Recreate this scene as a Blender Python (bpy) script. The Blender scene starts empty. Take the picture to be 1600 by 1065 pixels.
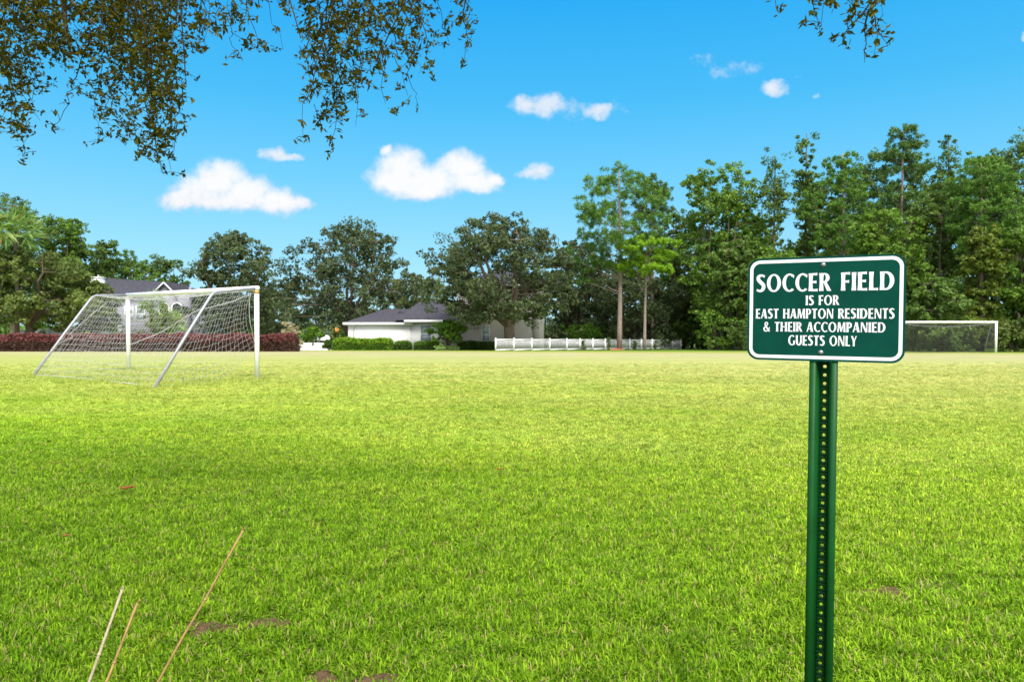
import bpy, math, random
import numpy as np
from mathutils import Vector, Matrix

R = math.radians
S = bpy.context.scene
COL = S.collection

# ------------------------------------------------------------------ camera
F = 1120.0                      # focal length in pixels of the 1600 px wide photograph
EYE = 1.46
cam_d = bpy.data.cameras.new('camera')
cam_d.sensor_width = 36.0
cam_d.lens = 36.0 * F / 1600.0
cam_d.clip_start = 0.05
cam_d.clip_end = 8000
cam_d.dof.use_dof = True
cam_d.dof.focus_distance = 2.4
cam_d.dof.aperture_fstop = 9.0
cam = bpy.data.objects.new('camera', cam_d)
COL.objects.link(cam)
PITCH = math.atan((532.5 - 508.0) / F)
cam.location = (0, 0, EYE)
cam.rotation_euler = (math.pi / 2 - PITCH, 0, 0)
S.camera = cam

# ------------------------------------------------------------------ view, sun, sky
S.view_settings.view_transform = 'Standard'
S.view_settings.look = 'None'
S.view_settings.gamma = 1.0
EXPO = 2.2
S.view_settings.exposure = EXPO
SUN_ELEV, SUN_AZ = R(54), R(166)        # azimuth clockwise from the view direction (+Y): right and behind the camera
sun_dir = Vector((math.sin(SUN_AZ) * math.cos(SUN_ELEV), math.cos(SUN_AZ) * math.cos(SUN_ELEV), math.sin(SUN_ELEV)))
sd = bpy.data.lights.new('sun', 'SUN')
sd.energy = 1.5          # bright, hazy light with hardly a shadow anywhere
sd.angle = R(28.0)
sd.color = (1.0, 0.95, 0.86)
sun = bpy.data.objects.new('sun', sd)
COL.objects.link(sun)
sun.rotation_euler = (-sun_dir).to_track_quat('-Z', 'Y').to_euler()

W = bpy.data.worlds.new('World')
S.world = W
W.use_nodes = True


def lin(r, g, b):
    f = lambda c: c / 255 / 12.92 if c / 255 <= 0.04045 else ((c / 255 + 0.055) / 1.055) ** 2.4
    return (f(r), f(g), f(b), 1.0)


class NT:
    """short-hand for building node trees"""
    def __init__(s, tree):
        s.t = tree; s.n = tree.nodes; s.l = tree.links

    def node(s, typ, **kw):
        n = s.n.new(typ)
        for k, v in kw.items():
            setattr(n, k, v)
        return n

    def put(s, sock, v):
        if isinstance(v, bpy.types.NodeSocket):
            s.l.new(v, sock)
        elif v is not None:
            sock.default_value = v

    def math(s, op, a, b=None, c=None, clamp=False):
        n = s.node('ShaderNodeMath', operation=op, use_clamp=clamp)
        s.put(n.inputs[0], a)
        if b is not None: s.put(n.inputs[1], b)
        if c is not None: s.put(n.inputs[2], c)
        return n.outputs[0]

    def mix(s, fac, a, b, mode='MIX'):
        n = s.node('ShaderNodeMix', data_type='RGBA', blend_type=mode)
        s.put(n.inputs[0], fac); s.put(n.inputs[6], a); s.put(n.inputs[7], b)
        return n.outputs[2]

    def ramp(s, fac, stops, interp='LINEAR'):
        n = s.node('ShaderNodeValToRGB')
        cr = n.color_ramp
        cr.interpolation = interp
        while len(cr.elements) < len(stops):
            cr.elements.new(0.5)
        for e, (p, c) in zip(cr.elements, stops):
            e.position = p
            e.color = c if len(c) == 4 else (*c, 1)
        s.put(n.inputs[0], fac)
        return n.outputs[0]

    def smooth(s, x, lo, hi):
        n = s.node('ShaderNodeMapRange', interpolation_type='SMOOTHSTEP')
        s.put(n.inputs[0], x); s.put(n.inputs[1], lo); s.put(n.inputs[2], hi)
        return n.outputs[0]

    def noise(s, vec, scale, detail=4.0, rough=0.55, dist=0.0):
        n = s.node('ShaderNodeTexNoise')
        s.put(n.inputs['Vector'], vec)
        n.inputs['Scale'].default_value = scale
        n.inputs['Detail'].default_value = detail
        n.inputs['Roughness'].default_value = rough
        n.inputs['Distortion'].default_value = dist
        return n.outputs['Fac']

    def vmul(s, vec, k):
        n = s.node('ShaderNodeVectorMath', operation='MULTIPLY')
        s.put(n.inputs[0], vec); n.inputs[1].default_value = k
        return n.outputs[0]

    def vadd(s, vec, k):
        n = s.node('ShaderNodeVectorMath', operation='ADD')
        s.put(n.inputs[0], vec); s.put(n.inputs[1], k)
        return n.outputs[0]


def build_world():
    t = NT(W.node_tree)
    t.n.clear()
    out = t.node('ShaderNodeOutputWorld')
    bg = t.node('ShaderNodeBackground')
    STR = 0.1
    bg.inputs[1].default_value = STR
    k = 1.0 / (STR * 2 ** EXPO)
    sky = t.node('ShaderNodeTexSky')
    sky.sky_type = 'NISHITA'
    sky.sun_disc = False
    sky.sun_elevation = SUN_ELEV
    sky.sun_rotation = SUN_AZ
    sky.ozone_density = 3.0
    sky.dust_density = 0.3
    tc = t.node('ShaderNodeTexCoord')
    sep = t.node('ShaderNodeSeparateXYZ')
    t.l.new(tc.outputs['Generated'], sep.inputs[0])
    x, y, z = sep.outputs
    hue = t.node('ShaderNodeHueSaturation')
    hue.inputs['Saturation'].default_value = 1.25
    t.l.new(sky.outputs[0], hue.inputs['Color'])
    # clear-day blue by elevation (sine of the elevation angle)
    K = lambda r, g, b: tuple(c * k for c in lin(r, g, b)[:3]) + (1,)
    blue = t.ramp(t.math('MULTIPLY', z, 2.0, clamp=True),
                  [(0.0, lin(178, 230, 250)), (0.18, lin(148, 218, 249)), (0.38, lin(110, 204, 246)),
                   (0.58, lin(68, 188, 244)), (0.84, lin(28, 170, 243)), (1.0, lin(22, 155, 236))])
    blue = t.vmul(blue, (k, k, k))
    base = t.mix(0.95, hue.outputs[0], blue)
    # unseen white cloud added overhead and behind the photographer as neutral fill, softening shadows
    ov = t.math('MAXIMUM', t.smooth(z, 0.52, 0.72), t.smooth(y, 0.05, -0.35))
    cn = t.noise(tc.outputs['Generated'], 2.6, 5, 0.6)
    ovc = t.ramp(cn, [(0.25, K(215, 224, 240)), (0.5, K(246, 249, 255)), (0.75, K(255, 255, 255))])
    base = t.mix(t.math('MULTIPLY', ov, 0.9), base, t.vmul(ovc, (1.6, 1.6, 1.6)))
    # clouds, placed by direction
    yy = t.math('MAXIMUM', y, 0.02)
    u = t.math('DIVIDE', x, yy)
    v = t.math('DIVIDE', z, yy)
    comb = t.node('ShaderNodeCombineXYZ')
    t.l.new(u, comb.inputs[0]); t.l.new(v, comb.inputs[1])
    uv = comb.outputs[0]
    n1 = t.node('ShaderNodeTexNoise'); t.l.new(uv, n1.inputs['Vector'])
    n1.inputs['Scale'].default_value = 16; n1.inputs['Detail'].default_value = 7; n1.inputs['Roughness'].default_value = 0.68
    wob = t.node('ShaderNodeVectorMath', operation='MULTIPLY_ADD')
    t.l.new(n1.outputs['Color'], wob.inputs[0])
    wob.inputs[1].default_value = (0.040, 0.034, 0)
    t.l.new(t.vadd(uv, (-0.020, -0.017, 0)), wob.inputs[2])
    sw = t.node('ShaderNodeSeparateXYZ'); t.l.new(wob.outputs[0], sw.inputs[0])
    uu, vv = sw.outputs[0], sw.outputs[1]
    fine = t.noise(uv, 52, 7, 0.66)

    def field(blobs, uu, vv):
        acc = None
        for (px, py, a, b) in blobs:
            du = t.math('MULTIPLY_ADD', uu, F / a, -(px - 800) / a)
            dv = t.math('MULTIPLY_ADD', vv, F / b, -(508 - py) / b)
            d = t.math('MULTIPLY_ADD', du, du, t.math('MULTIPLY', dv, dv))
            g = t.math('SUBTRACT', 1.0, d)
            if acc is None:
                acc = g
            else:
                n = t.node('ShaderNodeMath', operation='SMOOTH_MAX')
                t.l.new(acc, n.inputs[0]); t.l.new(g, n.inputs[1]); n.inputs[2].default_value = 0.35
                acc = n.outputs[0]
        return acc
    big = [(345, 285, 48, 38), (318, 302, 52, 30), (285, 313, 38, 18), (390, 300, 42, 30), (430, 312, 44, 24), (462, 317, 34, 13),
           (372, 315, 70, 18), (330, 316, 62, 14),
           (628, 266, 44, 38), (612, 285, 42, 26), (672, 282, 72, 30), (722, 262, 38, 32), (738, 282, 46, 20), (655, 296, 60, 16), (768, 279, 22, 10), (604, 238, 12, 12)]
    mid = [(843, 166, 46, 17), (862, 163, 26, 14), (822, 163, 24, 15), (932, 176, 26, 15), (946, 172, 14, 13),
           (430, 240, 24, 12), (448, 244, 34, 6), (844, 270, 22, 14), (832, 275, 28, 8), (1210, 139, 20, 13), (1600, 60, 12, 9)]
    thin = [(1128, 118, 26, 15), (1155, 106, 26, 10), (1095, 100, 18, 14), (1240, 126, 8, 5), (1273, 150, 10, 5), (1160, 110, 40, 14), (905, 172, 90, 20)]
    fb = t.math('MULTIPLY_ADD', t.math('SUBTRACT', fine, 0.5), 1.25, field(big, uu, vv))
    fm = t.math('MULTIPLY_ADD', t.math('SUBTRACT', fine, 0.52), 2.0, field(mid, uu, vv))
    ft = t.math('MULTIPLY_ADD', t.math('SUBTRACT', fine, 0.60), 4.5, field(thin, uu, vv))
    db = t.math('MULTIPLY', t.smooth(fb, -0.30, 1.0), 0.985)
    dm = t.math('MULTIPLY', t.smooth(fm, -0.35, 1.25), 0.85)
    dt = t.math('MULTIPLY', t.smooth(ft, -0.3, 1.9), 0.5)
    wisp = t.math('MULTIPLY', t.smooth(t.math('MULTIPLY_ADD', t.math('SUBTRACT', fine, 0.56), 5.0, t.math('MAXIMUM', field(big, uu, vv), field(mid, uu, vv))), -0.2, 2.0), 0.45)
    dens = t.math('MAXIMUM', t.math('MAXIMUM', t.math('MAXIMUM', db, dm), dt), wisp)
    front = t.math('GREATER_THAN', y, 0.05)
    dens = t.math('MULTIPLY', dens, front)
    soft = t.noise(uv, 9, 5, 0.55)
    low = t.smooth(t.math('MULTIPLY_ADD', soft, 0.06, vv), 0.185, 0.245)
    shade = t.math('MULTIPLY_ADD', t.smooth(fb, 0.0, 0.9), 0.4, t.math('MULTIPLY_ADD', low, 0.35, t.math('MULTIPLY', fine, 0.5)))
    cl = t.ramp(shade, [(0.2, K(216, 226, 244)), (0.5, K(240, 241, 248)), (0.8, K(254, 254, 255))])
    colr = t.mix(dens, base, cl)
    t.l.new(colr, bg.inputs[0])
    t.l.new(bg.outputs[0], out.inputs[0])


build_world()
W.cycles.sampling_method = 'AUTOMATIC'
S.cycles.max_bounces = 6
S.cycles.transparent_max_bounces = 8
S.cycles.diffuse_bounces = 3
S.cycles.use_denoising = True

# ------------------------------------------------------------------ geometry helpers


def H(Y):
    """eye height above the ground at distance Y: the field falls gently away beyond the near goal"""
    Y = np.asarray(Y, float)
    d = Y - 27
    s = np.where(d > 40, d, 1.5 * np.log1p(np.exp(np.clip(d / 1.5, -30, 30))))
    return EYE + 0.0245 * np.minimum(s, 90)


def gz(Y):
    return float(EYE - H(Y))


def P(px, py, Y):
    """world point seen at pixel (px, py) of the photograph at distance Y (only used to measure places)"""
    d = Vector(((px - 800) / F, 1.0, 0))
    a = (532.5 - py) / F
    dz = math.tan(math.atan(a) - PITCH)
    # exact: camera ray rotated by the pitch
    c, s = math.cos(PITCH), math.sin(PITCH)
    ry = c + a * s
    rz = -s + a * c
    return Vector(((px - 800) / F / ry * Y, Y, EYE + rz / ry * Y))


def G(px, py):
    """ground point under a pixel"""
    lo, hi = 1.0, 140.0
    for _ in range(60):
        m = (lo + hi) / 2
        if P(px, py, m).z > gz(m): lo = m
        else: hi = m
    p = P(px, py, lo)
    return Vector((p.x, p.y, gz(p.y)))


class MB:
    def __init__(s):
        s.v = []; s.f = []; s.k = []; s.n = 0; s.attr = {}

    def add(s, verts, faces, **attr):
        verts = np.asarray(verts, float).reshape(-1, 3)
        faces = np.asarray(faces, int)
        s.v.append(verts); s.f.append((faces + s.n).ravel()); s.k.append(np.full(len(faces), faces.shape[1]))
        s.n += len(verts)
        for a, val in attr.items():
            s.attr.setdefault(a, []).append(np.broadcast_to(np.asarray(val, float), (len(faces),)).copy())
        return s

    def box(s, c, size, rot=None):
        x, y, z = [q / 2 for q in size]
        v = np.array([(-x, -y, -z), (x, -y, -z), (x, y, -z), (-x, y, -z), (-x, -y, z), (x, -y, z), (x, y, z), (-x, y, z)])
        if rot is not None:
            v = v @ np.array(rot.to_3x3()).T
        v = v + np.array(c)
        return s.add(v, [(0, 3, 2, 1), (4, 5, 6, 7), (0, 1, 5, 4), (1, 2, 6, 5), (2, 3, 7, 6), (3, 0, 4, 7)])

    def span(s, x0, x1, y0, y1, z0, z1):
        return s.box(((x0 + x1) / 2, (y0 + y1) / 2, (z0 + z1) / 2), (abs(x1 - x0), abs(y1 - y0), abs(z1 - z0)))

    def tube(s, pts, rad, sides=6, caps=True):
        pts = np.asarray([tuple(p) for p in pts], float)
        n = len(pts)
        rad = np.broadcast_to(np.asarray(rad, float), (n,))
        tan = np.gradient(pts, axis=0)
        tan /= np.linalg.norm(tan, axis=1)[:, None] + 1e-12
        ref = np.array([0.0, 0, 1.0]) if abs(tan[0][2]) < 0.9 else np.array([1.0, 0, 0])
        a = np.linspace(0, 2 * np.pi, sides, endpoint=False)
        rings = []
        for i in range(n):
            b1 = np.cross(tan[i], ref); b1 /= np.linalg.norm(b1) + 1e-12
            b2 = np.cross(tan[i], b1)
            ref = np.cross(b1, tan[i])
            rings.append(pts[i] + rad[i] * (np.cos(a)[:, None] * b1 + np.sin(a)[:, None] * b2))
        v = np.concatenate(rings)
        i = np.arange(n - 1)[:, None] * sides
        j = np.arange(sides)[None, :]
        j2 = (j + 1) % sides
        q = np.stack([i + j, i + j2, i + sides + j2, i + sides + j], -1).reshape(-1, 4)
        base = s.n
        s.add(v, q)
        if caps and sides > 2:
            for e, r0 in ((0, 0), (1, (n - 1) * sides)):
                idx = np.arange(sides) + r0 + base
                s.f.append(idx if e else idx[::-1]); s.k.append(np.array([sides]))
        return s

    def build(s, name, mat, parent=None, smooth=False):
        me = bpy.data.meshes.new(name)
        if s.n:
            v = np.concatenate(s.v); f = np.concatenate(s.f); k = np.concatenate(s.k)
            me.vertices.add(len(v)); me.vertices.foreach_set('co', v.astype(np.float32).ravel())
            me.loops.add(len(f)); me.loops.foreach_set('vertex_index', f.astype(np.int32))
            me.polygons.add(len(k))
            me.polygons.foreach_set('loop_start', np.concatenate([[0], np.cumsum(k)[:-1]]).astype(np.int32))
            if smooth:
                me.polygons.foreach_set('use_smooth', np.ones(len(k), bool))
            for a, parts in s.attr.items():
                val = np.concatenate(parts).astype(np.float32)
                if len(val) == len(k):
                    at = me.attributes.new(a, 'FLOAT', 'FACE')
                    at.data.foreach_set('value', val)
            me.update(calc_edges=True)
            me.validate()
        for m in (mat if isinstance(mat, (list, tuple)) else [mat]):
            if m: me.materials.append(m)
        o = bpy.data.objects.new(name, me)
        COL.objects.link(o)
        if parent is not None:
            o.parent = parent
            o.matrix_parent_inverse = parent.matrix_basis.inverted()
        return o


def empty(name, loc, label, cat, group=None, rot=(0, 0, 0)):
    o = bpy.data.objects.new(name, None)
    COL.objects.link(o)
    o.location = loc
    o.rotation_euler = rot
    o.empty_display_size = 0.2
    return tag(o, label, cat, group)


def tag(o, label, cat, group=None, kind=None):
    if label: o['label'] = label
    if cat: o['category'] = cat
    if group: o['group'] = group
    if kind: o['kind'] = kind
    return o


# ------------------------------------------------------------------ materials
MATS = {}


def mat(name, color, rough=0.6, spec=0.4, metal=0.0, var=0.0, scale=3.0, bump=0.0, bscale=40.0, coat=0.0):
    if name in MATS: return MATS[name]
    m = bpy.data.materials.new(name); m.use_nodes = True
    t = NT(m.node_tree)
    b = t.n['Principled BSDF']
    b.inputs['Base Color'].default_value = (*color[:3], 1)
    b.inputs['Roughness'].default_value = rough
    b.inputs['Specular IOR Level'].default_value = spec
    b.inputs['Metallic'].default_value = metal
    if coat: b.inputs['Coat Weight'].default_value = coat
    geo = t.node('ShaderNodeNewGeometry')
    if var:
        nz = t.noise(geo.outputs['Position'], scale, 5, 0.6)
        lo = tuple(c * (1 - var) for c in color[:3]); hi = tuple(min(1, c * (1 + var)) for c in color[:3])
        t.l.new(t.ramp(nz, [(0.3, lo), (0.7, hi)]), b.inputs['Base Color'])
    if bump:
        bn = t.node('ShaderNodeBump'); bn.inputs['Strength'].default_value = bump; bn.inputs['Distance'].default_value = 0.02
        t.l.new(t.noise(geo.outputs['Position'], bscale, 4, 0.6), bn.inputs['Height'])
        t.l.new(bn.outputs[0], b.inputs['Normal'])
    MATS[name] = m
    return m


def leaf_mat(name, dark, light, accent=None, acc_amt=0.05, trans=0.35, rough=0.55, spec=0.25):
    if name in MATS: return MATS[name]
    m = bpy.data.materials.new(name); m.use_nodes = True
    t = NT(m.node_tree)
    b = t.n['Principled BSDF']
    a = t.node('ShaderNodeAttribute', attribute_name='rnd')
    c = t.node('ShaderNodeAttribute', attribute_name='clump')
    f = t.math('MULTIPLY_ADD', a.outputs['Fac'], 0.55, t.math('MULTIPLY', c.outputs['Fac'], 0.45))
    col = t.mix(f, (*dark, 1), (*light, 1))
    if accent:
        col = t.mix(t.math('LESS_THAN', a.outputs['Fac'], acc_amt), col, (*accent, 1))
    t.l.new(col, b.inputs['Base Color'])
    b.inputs['Roughness'].default_value = rough
    b.inputs['Specular IOR Level'].default_value = spec
    tr = t.node('ShaderNodeBsdfTranslucent')
    t.l.new(t.mix(1.0, col, (1.0, 1.15, 0.6, 1), 'MULTIPLY'), tr.inputs[0])
    mx = t.node('ShaderNodeMixShader'); mx.inputs[0].default_value = trans
    t.l.new(b.outputs[0], mx.inputs[1]); t.l.new(tr.outputs[0], mx.inputs[2])
    t.l.new(mx.outputs[0], t.n['Material Output'].inputs[0])
    MATS[name] = m
    return m


M_OAK = leaf_mat('oak_leaf', (0.042, 0.062, 0.026), (0.115, 0.155, 0.062))
M_OAK_OLIVE = leaf_mat('olive_oak_leaf', (0.055, 0.085, 0.018), (0.19, 0.245, 0.055))
M_MOSS = leaf_mat('hanging_moss', (0.085, 0.095, 0.065), (0.16, 0.17, 0.115), trans=0.25)
M_BROAD = leaf_mat('broad_leaf', (0.060, 0.125, 0.014), (0.19, 0.32, 0.04))
M_BROAD_DARK = leaf_mat('dark_broad_leaf', (0.050, 0.094, 0.016), (0.145, 0.235, 0.046))
M_PINE = leaf_mat('pine_needle', (0.055, 0.125, 0.02), (0.16, 0.30, 0.045), trans=0.3)
M_PINE_DARK = leaf_mat('dark_pine_needle', (0.05, 0.105, 0.022), (0.13, 0.23, 0.05), trans=0.3)
M_PINE_LIME = leaf_mat('bright_pine_needle', (0.14, 0.27, 0.016), (0.30, 0.50, 0.03), trans=0.35)
M_VINE = leaf_mat('vine_leaf', (0.07, 0.11, 0.014), (0.18, 0.24, 0.036), accent=(0.27, 0.22, 0.025), acc_amt=0.04)
M_LIME = leaf_mat('lime_leaf', (0.12, 0.22, 0.012), (0.26, 0.42, 0.03))
M_HEDGE = leaf_mat('hedge_leaf', (0.055, 0.12, 0.01), (0.14, 0.27, 0.02))
M_HEDGE_D = leaf_mat('dark_hedge_leaf', (0.035, 0.07, 0.012), (0.07, 0.14, 0.02))
M_RED = leaf_mat('red_hedge_leaf', (0.13, 0.042, 0.042), (0.29, 0.095, 0.10))
M_RED_D = leaf_mat('brown_hedge_leaf', (0.055, 0.03, 0.022), (0.12, 0.06, 0.045))
M_PALM = leaf_mat('palm_frond', (0.14, 0.24, 0.05), (0.30, 0.44, 0.14), accent=(0.38, 0.24, 0.09), acc_amt=0.05)
M_PLUME = leaf_mat('plume_grass', (0.28, 0.24, 0.14), (0.50, 0.44, 0.30))
M_NEAR_OAK = leaf_mat('near_oak_leaf', (0.042, 0.039, 0.005), (0.130, 0.122, 0.013), trans=0.24, spec=0.03)
M_BARK = mat('bark', (0.12, 0.095, 0.07), 0.9, 0.1, var=0.5, scale=9, bump=0.5, bscale=14)
M_PBARK = mat('pine_bark', (0.25, 0.195, 0.17), 0.9, 0.1, var=0.45, scale=7, bump=0.5, bscale=12)
M_WHITE = mat('white_paint', (0.82, 0.82, 0.82), 0.4, 0.4, var=0.04, scale=2)
M_GOALW = mat('goal_white_paint', (0.84, 0.84, 0.83), 0.35, 0.5, var=0.06, scale=5)
M_GALV = mat('galvanised_steel', (0.33, 0.33, 0.37), 0.5, 0.4, metal=0.3, var=0.12, scale=8)
M_RUST = mat('rusty_bracket', (0.55, 0.33, 0.10), 0.7, 0.3, var=0.3, scale=20)
M_NET = mat('net_cord', (0.52, 0.52, 0.54), 0.8, 0.2)
M_NETD = mat('black_net_cord', (0.20, 0.20, 0.20), 0.8, 0.2)
M_SIGN = mat('sign_green', (0.0016, 0.060, 0.043), 0.5, 0.08, var=0.14, scale=14)
M_LETTER = mat('sign_white', (0.90, 0.91, 0.96), 0.5, 0.3)
M_EDGE = mat('sign_edge', (0.45, 0.47, 0.47), 0.4, 0.5, metal=0.6)
M_POST = mat('post_green', (0.004, 0.070, 0.012), 0.5, 0.25, var=0.15, scale=12)
M_BOLT = mat('bolt_zinc', (0.36, 0.35, 0.37), 0.45, 0.5, metal=0.7, var=0.15, scale=200)
M_STUCCO = mat('white_stucco', (0.80, 0.80, 0.80), 0.85, 0.2, var=0.03, scale=1.2, bump=0.15, bscale=12)
M_PINK = mat('pinkish_stucco', (0.64, 0.59, 0.575), 0.85, 0.2, var=0.05, scale=0.8, bump=0.15, bscale=12)
M_LAV = mat('grey_stucco', (0.24, 0.24, 0.285), 0.85, 0.2, var=0.05, scale=0.8)
M_SHINGLE = mat('roof_shingle', (0.052, 0.050, 0.062), 0.9, 0.12, var=0.28, scale=2.5, bump=0.3, bscale=9)
M_GLASS = mat('window_glass', (0.34, 0.42, 0.44), 0.08, 0.8)  # pale teal reflection is put into the base colour
M_GLASS_D = mat('window_screen', (0.20, 0.23, 0.27), 0.4, 0.4)
M_CONC = mat('concrete', (0.66, 0.64, 0.60), 0.85, 0.2, var=0.06, scale=0.7)
M_CARW = mat('car_paint', (0.66, 0.68, 0.72), 0.22, 0.5, coat=0.6)
M_CARG = mat('car_glass', (0.035, 0.04, 0.05), 0.06, 0.7)
M_TYRE = mat('tyre_rubber', (0.025, 0.025, 0.026), 0.8, 0.2)
M_STALK = mat('dry_stalk', (0.38, 0.23, 0.09), 0.7, 0.25, var=0.3, scale=35)
M_STALK_P = mat('pale_stalk', (0.46, 0.37, 0.25), 0.7, 0.25, var=0.25, scale=35)
M_DRYLEAF = mat('dry_leaf', (0.30, 0.10, 0.025), 0.7, 0.2, var=0.4, scale=25)
M_SOIL = mat('soil', (0.12, 0.078, 0.04), 0.95, 0.1, var=0.5, scale=22, bump=0.8, bscale=60)
M_MULCH = mat('red_mulch', (0.30, 0.12, 0.06), 0.95, 0.1, var=0.4, scale=9, bump=0.6, bscale=12)
M_ORANGE = mat('orange_flower', (0.75, 0.33, 0.10), 0.7, 0.2)

SPOTS = [(332, 982, 62, 16), (425, 975, 70, 14), (500, 1058, 40, 14), (590, 1062, 60, 12), (1380, 925, 60, 16), (1475, 915, 45, 14),
         (1010, 985, 60, 14), (700, 990, 50, 10), (1180, 1010, 50, 14), (1560, 960, 40, 12)]


def turf_color(t, near_dark=False):
    """lush green near the trees at the camera, drier straw-coloured turf out on the field"""
    geo = t.node('ShaderNodeNewGeometry')
    pos = geo.outputs['Position']
    sep = t.node('ShaderNodeSeparateXYZ'); t.l.new(pos, sep.inputs[0])
    flat = t.vmul(pos, (1, 1, 0))
    big = t.noise(flat, 0.16, 4, 0.6)
    med = t.noise(flat, 0.9, 5, 0.6)
    streak = t.noise(t.vmul(pos, (0.05, 0.34, 0)), 1.0, 4, 0.6, 0.6)
    dist = t.math('MULTIPLY_ADD', t.math('SUBTRACT', big, 0.5), 9.0, sep.outputs[1])
    dist = t.math('MULTIPLY_ADD', sep.outputs[0], 0.30, dist)
    dist = t.math('MULTIPLY_ADD', t.math('SUBTRACT', streak, 0.5), 12.0, dist)
    col = t.ramp(t.math('DIVIDE', dist, 80.0, clamp=True),
                 [(0.03, (0.165, 0.335, 0.008)), (0.06, (0.20, 0.385, 0.010)), (0.10, (0.285, 0.46, 0.022)), (0.17, (0.375, 0.475, 0.072)),
                  (0.27, (0.425, 0.49, 0.115)), (0.40, (0.455, 0.495, 0.15)), (0.64, (0.50, 0.487, 0.24)), (0.78, (0.44, 0.455, 0.15)), (0.86, (0.30, 0.40, 0.06)), (1.0, (0.11, 0.21, 0.02))])
    sv = t.node('ShaderNodeVectorRotate'); sv.inputs['Angle'].default_value = R(-8); t.l.new(pos, sv.inputs['Vector'])
    band = t.smooth(t.noise(t.vmul(sv.outputs[0], (0.10, 0.62, 0)), 1.0, 5, 0.62, 0.8), 0.36, 0.66)
    col = t.mix(t.math('MULTIPLY', band, 0.36), t.mix(1.0, col, (1.07, 1.06, 1.12, 1), 'MULTIPLY'), t.mix(1.0, col, (0.60, 0.70, 0.42, 1), 'MULTIPLY'))
    pat = t.smooth(med, 0.35, 0.68)
    col = t.mix(t.math('MULTIPLY', pat, 0.32), col, t.mix(1.0, col, (1.5, 1.18, 1.35, 1), 'MULTIPLY'))
    tha = t.smooth(t.noise(flat, 2.6, 6, 0.68), 0.58, 0.72)
    col = t.mix(t.math('MULTIPLY', tha, 0.45), col, t.mix(1.0, col, (1.75, 1.05, 1.6, 1), 'MULTIPLY'))
    gre = t.smooth(t.noise(flat, 0.33, 4, 0.6), 0.52, 0.72)
    col = t.mix(t.math('MULTIPLY', gre, 0.30), col, t.mix(1.0, col, (0.62, 0.86, 0.45, 1), 'MULTIPLY'))
    return col, sep, flat, pos


# ------------------------------------------------------------------ ground
def build_ground():
    xs = np.concatenate([-np.geomspace(3000, 90, 14), np.linspace(-80, 80, 81), np.geomspace(90, 3000, 14)])
    ys = np.concatenate([np.linspace(-60, -4, 8), np.linspace(-2, 130, 133), np.geomspace(140, 4500, 18)])
    X, Y = np.meshgrid(xs, ys)
    Z = EYE - H(Y)
    n = len(xs)
    v = np.stack([X, Y, Z], -1).reshape(-1, 3)
    i = np.arange(len(ys) - 1)[:, None] * n; j = np.arange(n - 1)[None, :]
    q = np.stack([i + j, i + j + 1, i + n + j + 1, i + n + j], -1).reshape(-1, 4)
    m = bpy.data.materials.new('turf'); m.use_nodes = True
    t = NT(m.node_tree); b = t.n['Principled BSDF']
    col, sep, flat, pos = turf_color(t)
    fine = t.noise(flat, 11, 6, 0.7)
    col = t.mix(1.0, col, t.ramp(fine, [(0.3, (0.62, 0.66, 0.55)), (0.55, (1, 1, 1)), (0.75, (1.22, 1.15, 1.2))]), 'MULTIPLY')
    # thatch and earth between the blades where the camera looks down into the sward
    soil = t.ramp(t.noise(flat, 30, 5, 0.7), [(0.3, (0.035, 0.032, 0.012)), (0.55, (0.10, 0.085, 0.035)), (0.75, (0.20, 0.165, 0.075))])
    col = t.mix(1.0, col, (0.645, 0.645, 0.66, 1), 'MULTIPLY')  # self-shadow of the sward painted in: turf colour darkened evenly
    near = t.smooth(sep.outputs[1], 4.0, 16.0)
    col = t.mix(near, t.mix(0.3, soil, col), col)
    t.l.new(col, b.inputs['Base Color'])
    b.inputs['Roughness'].default_value = 0.95
    b.inputs['Specular IOR Level'].default_value = 0.1
    bn = t.node('ShaderNodeBump'); bn.inputs['Strength'].default_value = 0.35; bn.inputs['Distance'].default_value = 0.05
    t.l.new(t.noise(flat, 8, 6, 0.7), bn.inputs['Height']); t.l.new(bn.outputs[0], b.inputs['Normal'])
    o = MB().add(v, q).build('ground', m, smooth=True)
    tag(o, 'mown sports field turf, lush near the camera and straw coloured far out', 'ground', kind='structure')


build_ground()


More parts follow.
